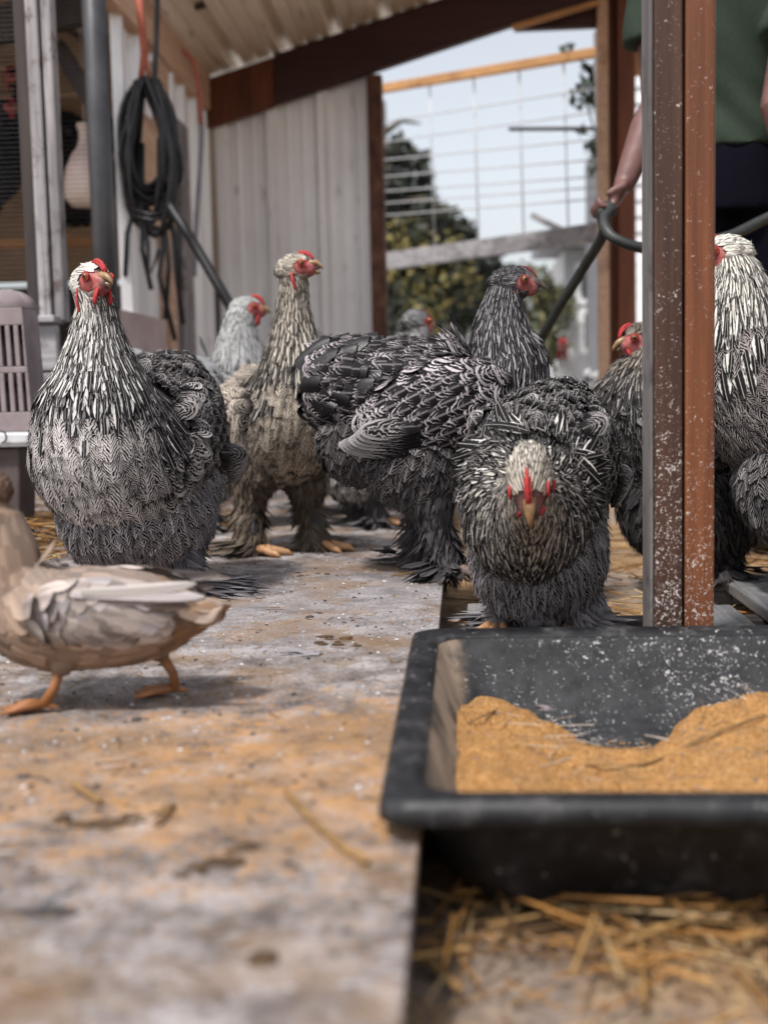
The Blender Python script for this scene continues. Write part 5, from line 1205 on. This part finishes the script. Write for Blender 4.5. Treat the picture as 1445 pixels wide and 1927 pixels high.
st = MB(); ploft([(0, 0, .935, .172, .115, .12), (0, .005, 1.06, .152, .112, .105), (0, 0, 1.22, .170, .122, .112), (0, -.005, 1.34, .186, .112, .105), (0, -.01, 1.415, .142, .085, .085), (0, 0, 1.455, .075, .070, .070)]).mesh_into(st, 40)
for sh, el in ((Lsh, Lel), (Rsh, Rel)): st.tube([sh.lerp(el, -.15), sh, sh.lerp(el, .3), sh.lerp(el, .58)], [.05, .068, .069, .072], 18)
me = remesh(st, .009, 3); co = np.empty(len(me.vertices)*3, np.float32); me.vertices.foreach_get('co', co); co = co.reshape(-1, 3)
fold = .006*np.sin(co[:, 2]*62 + 14*co[:, 0] + 3*np.sin(co[:, 0]*19)) * np.clip((1.18-co[:, 2])*5, .15, 1) + .006*np.sin(co[:, 0]*40 + co[:, 2]*25)
nv = np.empty(len(co)*3, np.float32); me.vertices.foreach_get('normal', nv); co += nv.reshape(-1, 3)*fold[:, None]; me.vertices.foreach_set('co', co.ravel()); me.update()
me.materials.append(M['shirt']); link('t_shirt', me, pe)
tr_ = MB(); ploft([(0, 0, .80, .160, .105, .115), (0, 0, .92, .166, .110, .114), (0, .004, 1.0, .146, .100, .10)]).mesh_into(tr_, 30)
for sg in (-1, 1): tr_.tube([(sg*.085, 0, .86), (sg*.09, .01, .66), (sg*.10, .02, .47), (sg*.10, 0, .28), (sg*.10, -.01, .09)], [.094, .088, .074, .068, .060], 16)
me = remesh(tr_, .01, 3); me.materials.append(M['navy']); link('trousers', me, pe)
for sg in (-1, 1): sb = MB(); sb.ell((sg*.10, .05, .05), (.047, .125, .052)); part('boot', sb, 'rubber', pe, True, False)
hb_ = MB(); hb_.ell((0, .008, 1.655), (.082, .096, .105)); hb_.ell((0, -.075, 1.60), (.05, .04, .07)); part('hair', hb_, 'hair', pe, True, False)
for sg in (-1, 1): e = MB(); e.ell((sg*.030, .116, 1.632), (.012, .008, .008)); part('eye', e, 'eyew', pe, True, False)
m_ = MB(); m_.ell((0, .116, 1.58), (.024, .008, .006)); part('mouth', m_, 'combdull', pe, True, False)
strand('held_hose', [at(975, 720, 3.15), at(1000, 672, 3.1), at(1045, 590, 3.0), at(1100, 500, 2.92), at(1135, 440, 2.84), at(1131, 402, 2.82), at(1143, 388, 2.825), at(1150, 396, 2.80), at(1137, 410, 2.76), at(1140, 432, 2.72), at(1162, 452, 2.70), at(1215, 467, 2.70), at(1290, 462, 2.72), at(1370, 445, 2.74), at(1440, 412, 2.78), at(1530, 372, 2.80)], .0125, 'rubberg', label='dusty black hose slanting up from the yard through the person\'s hand', cat='hose')

# ------------------------------------------------------------ straw, crumbs, droppings, moulted fluff
STRAWC = np.array([(.34, .17, .045), (.27, .125, .03), (.40, .24, .09), (.15, .075, .028), (.44, .32, .17), (.08, .045, .022)])
def straw(name, n, xr, yr, z, L=(.03, .11), th=.0022, pile=0.0, tilt=.15, zf=None, cols=STRAWC, **kw):
    V = np.empty((n, 8, 3)); T = np.ones((n, 8, 4))
    x, y = rng.uniform(*xr, n), rng.uniform(*yr, n); a = rng.uniform(0, 2*PI, n); l = rng.uniform(*L, n); tl = rng.normal(0, tilt, n)
    zz = z + rng.uniform(0, 1, n)**2*pile + th
    if zf is not None: zz = np.array([zf(i, j) for i, j in zip(x, y)]) + th
    d = np.stack([np.cos(a)*np.cos(tl), np.sin(a)*np.cos(tl), np.abs(np.sin(tl))], 1); s = np.stack([-np.sin(a), np.cos(a), 0*a], 1); u = np.cross(d, s); u *= np.sign(u[:, 2:3])
    c = np.stack([x, y, zz + np.abs(np.sin(tl))*0], 1); t = th*rng.uniform(.5, 1.3, (n, 1))
    bend = s*rng.normal(0, .10, (n, 1))*l[:, None]
    for i, (k, m) in enumerate(((0, 0), (.5, 1), (1, 0))):
        pass
    P0, P1 = c, c + d*l[:, None] + bend
    for j, (b, e) in enumerate(((P0, .6), (P1, .6))):
        V[:, 4*j+0] = b - s*t*e; V[:, 4*j+1] = b + u*t*.8; V[:, 4*j+2] = b + s*t*e; V[:, 4*j+3] = b - u*t*.3
    T[:, :, :3] = (cols[rng.integers(0, len(cols), n)]*rng.uniform(.7, 1.25, (n, 1)))[:, None, :]
    qd = np.array([(0, 1, 5, 4), (1, 2, 6, 5), (2, 3, 7, 6), (3, 0, 4, 7)]); Q = (qd[None] + (np.arange(n)*8)[:, None, None]).reshape(-1, 4)
    me = raw_mesh(name, V.reshape(-1, 3), Q, [M['straw']], None, None, T.reshape(-1, 4), False); return link(name, me, None, kind='stuff', **kw)
straw('straw', 620, (-.03, .75), (.50, TY0+.07), -.081, (.012, .07), .0016, .016, .12, label='loose straw on the dirt in front of the tub', cat='straw')
straw('straw', 230, (-.03, .75), (TY0-.02, TY0+.07), -.078, (.04, .13), .0028, .02, .08, label='band of straw along the foot of the tub', cat='straw')
straw('straw', 700, (-.0, 1.4), (1.60, 3.2), -.081, (.03, .13), .0022, .03, .12, label='straw strewn round the pallet and under the birds', cat='straw')
straw('straw', 800, (-1.20, -.62), (2.35, 3.3), .0, (.04, .16), .0024, .07, .10, label='golden straw heaped under the planks on the left', cat='straw')
straw('straw_bits', 700, (-1.0, EX), (.55, 3.4), .0, (.006, .028), .0009, .001, .03, cols=STRAWC*.8, label='straw chaff scattered over the board floor', cat='chaff')
straw('straw_bits', 260, (TX0+.08, TX0+.60), (TY0+.08, TY0+.5), 0, (.012, .05), .0008, 0, .06, zf=lambda a, b: max(feedz(a, b), -.069), cols=np.array([(.45, .30, .14), (.30, .20, .12), (.55, .48, .40), (.2, .15, .12)]), label='chaff and stalks lying on the mash', cat='chaff')
def lump(mb, c, r, seed, mi=0):
    n0 = mb.n; mb.ell(c, r, None, 10, 7, mi); V = mb.v[-1]
    for i in range(len(V)):
        d = V[i]-np.array(c); V[i] = np.array(c) + d*(1 + .38*mn.noise(Vector(V[i])*(1.2/max(r)) + Vector((seed, 0, 0))))
def crumbs(name, n, xr, yr, zf, r, mat, **kw):
    V, F = [], []; P = np.array([(1, 0, 0), (-.5, .87, 0), (-.5, -.87, 0), (0, 0, 1.0), (0, 0, -.3)]); mb = MB()
    for i in range(n):
        x, y = rng.uniform(*xr), rng.uniform(*yr); k = rng.uniform(.3, 1)**2*r; a = rng.uniform(0, 6.3); ca, sa = math.cos(a), math.sin(a)
        Q = P*np.array((k*rng.uniform(.7, 1.6), k, k*.6)); Q = np.stack([Q[:, 0]*ca-Q[:, 1]*sa + x, Q[:, 0]*sa+Q[:, 1]*ca + y, Q[:, 2] + zf(x, y) + k*.15], 1)
        mb.add(Q, [(0, 1, 3), (1, 2, 3), (2, 0, 3), (1, 0, 4), (2, 1, 4), (0, 2, 4)])
    return link(name, mb.mesh(name, [M[mat]]), None, kind='stuff', **kw)
crumbs('meal_crumbs', 5200, (-.75, EX-.002), (.58, 1.8), lambda x, y: 0, .0021, 'feed', label='orange meal crumbs spilt on the board', cat='crumbs')
crumbs('pale_flakes', 900, (-.9, EX-.002), (.9, 3.0), lambda x, y: 0, .0034, 'cratelip', label='pale flakes and husks scattered on the board', cat='flakes')
crumbs('dirt_crumbs', 1300, (-1.0, EX-.002), (.6, 3.2), lambda x, y: 0, .0042, 'dropdark', label='dark dirt crumbs scattered on the board', cat='crumbs')
crumbs('mash_crumbs', 2600, (TX0+.06, TX0+.62), (TY0+.06, TY0+.50), lambda x, y: max(feedz(x, y), -.069), .0024, 'feed', label='coarse grains on top of the mash', cat='crumbs')
crumbs('mash_flakes', 160, (TX0+.06, TX0+.62), (TY0+.06, TY0+.50), lambda x, y: max(feedz(x, y), -.069), .0038, 'wood_dull_grey', label='pale flakes lying on the mash', cat='flakes')
crumbs('dirt_clods', 420, (-.03, .75), (.5, TY0+.04), lambda x, y: -.08, .009, 'dirt', label='clods of dirt in front of the tub', cat='clods')
def dropping(pts, r, mat, label):
    mb = MB(); r *= .72
    pts = [(a+rr.uniform(-6, 6), b+rr.uniform(-3, 3)) for a, b in pts] + [(a+rr.uniform(-16, 16), b+rr.uniform(-6, 6)) for a, b in pts]
    for i, (x_, y_) in enumerate(pts): c = atz(x_, y_, 0); k = rr.uniform(.35, 1.15); lump(mb, (c.x, c.y, r*.10*k), (r*k*rr.uniform(.8, 1.5), r*k*rr.uniform(.6, 1.0), r*.30*k), i*3.1)
    thing1('dropping', mb, mat, tuple(atz(*pts[0], 0)), True, label=label, cat='dropping', group='droppings on the board')
dropping([(345, 1650), (375, 1632), (405, 1622), (435, 1605), (465, 1592), (385, 1645), (425, 1628)], .0115, 'dropping', 'long brown dropping low on the board, left of the tub corner')
dropping([(110, 1548), (150, 1552), (190, 1545), (225, 1550), (250, 1540), (200, 1556)], .0115, 'dropping', 'wide dark brown dropping near the left edge of the board')
dropping([(300, 1532), (275, 1548), (325, 1520)], .006, 'dropping', 'thin smear of dropping right of the wide dark one')
dropping([(497, 1808), (488, 1800)], .010, 'dropping', 'round brown dropping nearest the lens')
dropping([(60, 1722), (100, 1718), (130, 1722)], .009, 'dropdark', 'grey dropping at the lower left of the board')
dropping([(262, 1356), (280, 1354), (250, 1359)], .006, 'dropdark', 'black dropping just below the duck\'s rear foot')
dropping([(640, 1210), (655, 1202), (622, 1205), (670, 1213), (610, 1212)], .0095, 'dropping', 'crumbly yellow-brown dropping right of the fluff tuft')
dropping([(590, 1160), (605, 1155), (580, 1164)], .008, 'dropdark', 'dark dropping in the middle of the board')
dropping([(575, 1081), (600, 1079), (560, 1083)], .0075, 'dropping', 'small dropping ahead of the buff-grey hen\'s feet')
dropping([(40, 1462), (75, 1466), (95, 1470)], .007, 'dropdark', 'dark dropping at the left edge above the wide one')
def stalk(pts, r, label, z=.002):
    P = [atz(x_, y_, z) for x_, y_ in pts]; strand('straw_stalk', P, r, 'strawstalk', .6, label=label, cat='straw stalk', group='single straw stalks')
M['strawstalk'] = mat_noise('straw_stalk', (.13, .07, .025), (.26, .15, .055), 50, .75, .5)
stalk([(538, 1488), (590, 1545), (640, 1590), (692, 1622)], .0026, 'long straw stalk lying slantwise left of the tub corner', .004)
stalk([(140, 1474), (165, 1492), (190, 1508)], .003, 'short bent straw stalk near the left edge', .004)
stalk([(290, 1548), (310, 1532), (325, 1512)], .0022, 'straw piece beside the smeared dropping', .004)
stalk([(520, 1038), (560, 1033), (596, 1030)], .0016, 'thin straw under the buff-grey hen\'s front toes', .003)
stalk([(735, 1083), (765, 1079), (790, 1074)], .0018, 'straw under the toes of the profile hen', .003)
for pts, r, lab in ((((790, 1790), (830, 1830), (868, 1862)), .003, 'straw stalk on the dirt beside the board edge'), (((1210, 1705), (1260, 1700), (1330, 1708)), .003, 'pale straw stalk leaning on the foot of the tub')):
    P = [atz(x_, y_, -.068) for x_, y_ in pts]; strand('straw_stalk', P, r, 'strawstalk', .6, label=lab, cat='straw stalk', group='single straw stalks')
for pts, lab in (((( 1100, 1438), (1190, 1440), (1260, 1420), (1330, 1385), (1440, 1345)), 'long bent stalk on the mash towards the right'), (((880, 1360), (925, 1340), (968, 1325)), 'dark stalk poking up at the left of the mash')):
    P = []
    for x_, y_ in pts:
        z = -.045
        for _ in range(6): c = atz(x_, y_, z); z = max(feedz(c.x, c.y), -.069) + .003
        P.append(atz(x_, y_, z))
    strand('straw_stalk', P, .0017, 'strawstalk', .6, label=lab, cat='straw stalk', group='single straw stalks')
def fluff(c, n, L, col, label, yaw=0.0, spread=1.0):
    q = Quills(); a = yaw + rng.normal(0, .45*spread, n); D = np.stack([np.cos(a), np.sin(a), rng.uniform(.0, .35, n)], 1); P = np.array(c) + rng.normal(0, .004, (n, 3))*np.array((1, 1, .1)) + np.array((0, 0, .002))
    q.add(P, D, np.tile((0, 0, 1.), (n, 1)), rng.uniform(.5, 1.1, n)*L, rng.uniform(.002, .006, n), tints(n, col, .3, .2), 'tuft', 5, 3, rng.uniform(0, .1, n), rng.uniform(.1, .3, n), .1, 0, 0, rng.normal(0, .5, n), rng.normal(0, .25, n))
    V = np.concatenate(q.V); me = raw_mesh('moulted_feather', V-np.array(c), np.concatenate(q.Q), [M['f_plain']], None, np.concatenate(q.uv), np.concatenate(q.t)); o = link('moulted_feather', me, None, label=label, cat='feather', group='moulted feathers'); o.location = c
fluff(tuple(atz(598, 1232, 0)), 60, .055, (.30, .28, .29), 'soft grey moulted feather in the middle of the board', PI*.93)
fluff(tuple(atz(330, 1190, 0)), 50, .05, (.22, .21, .22), 'grey moulted feather just behind the duck\'s tail', 0.1)
c = atz(1445, 1330, -.02); fluff((c.x+.02, c.y, -.028), 90, .07, (.56, .55, .54), 'pale fluffy feather on the mash at the right edge', PI*.95, .8)
fluff(tuple(atz(70, 1716, 0)), 16, .03, (.12, .12, .13), 'small dark feather near the lower left corner', .1)
c = atz(920, 1404, -.04); fluff((c.x, c.y, -.034), 14, .02, (.42, .40, .38), 'tiny pale feather on the left of the mash', .3)
c = atz(1035, 1352, -.04); fluff((c.x, c.y, -.030), 14, .018, (.20, .17, .18), 'tiny brown feather at the crest of the mash', 2.6)
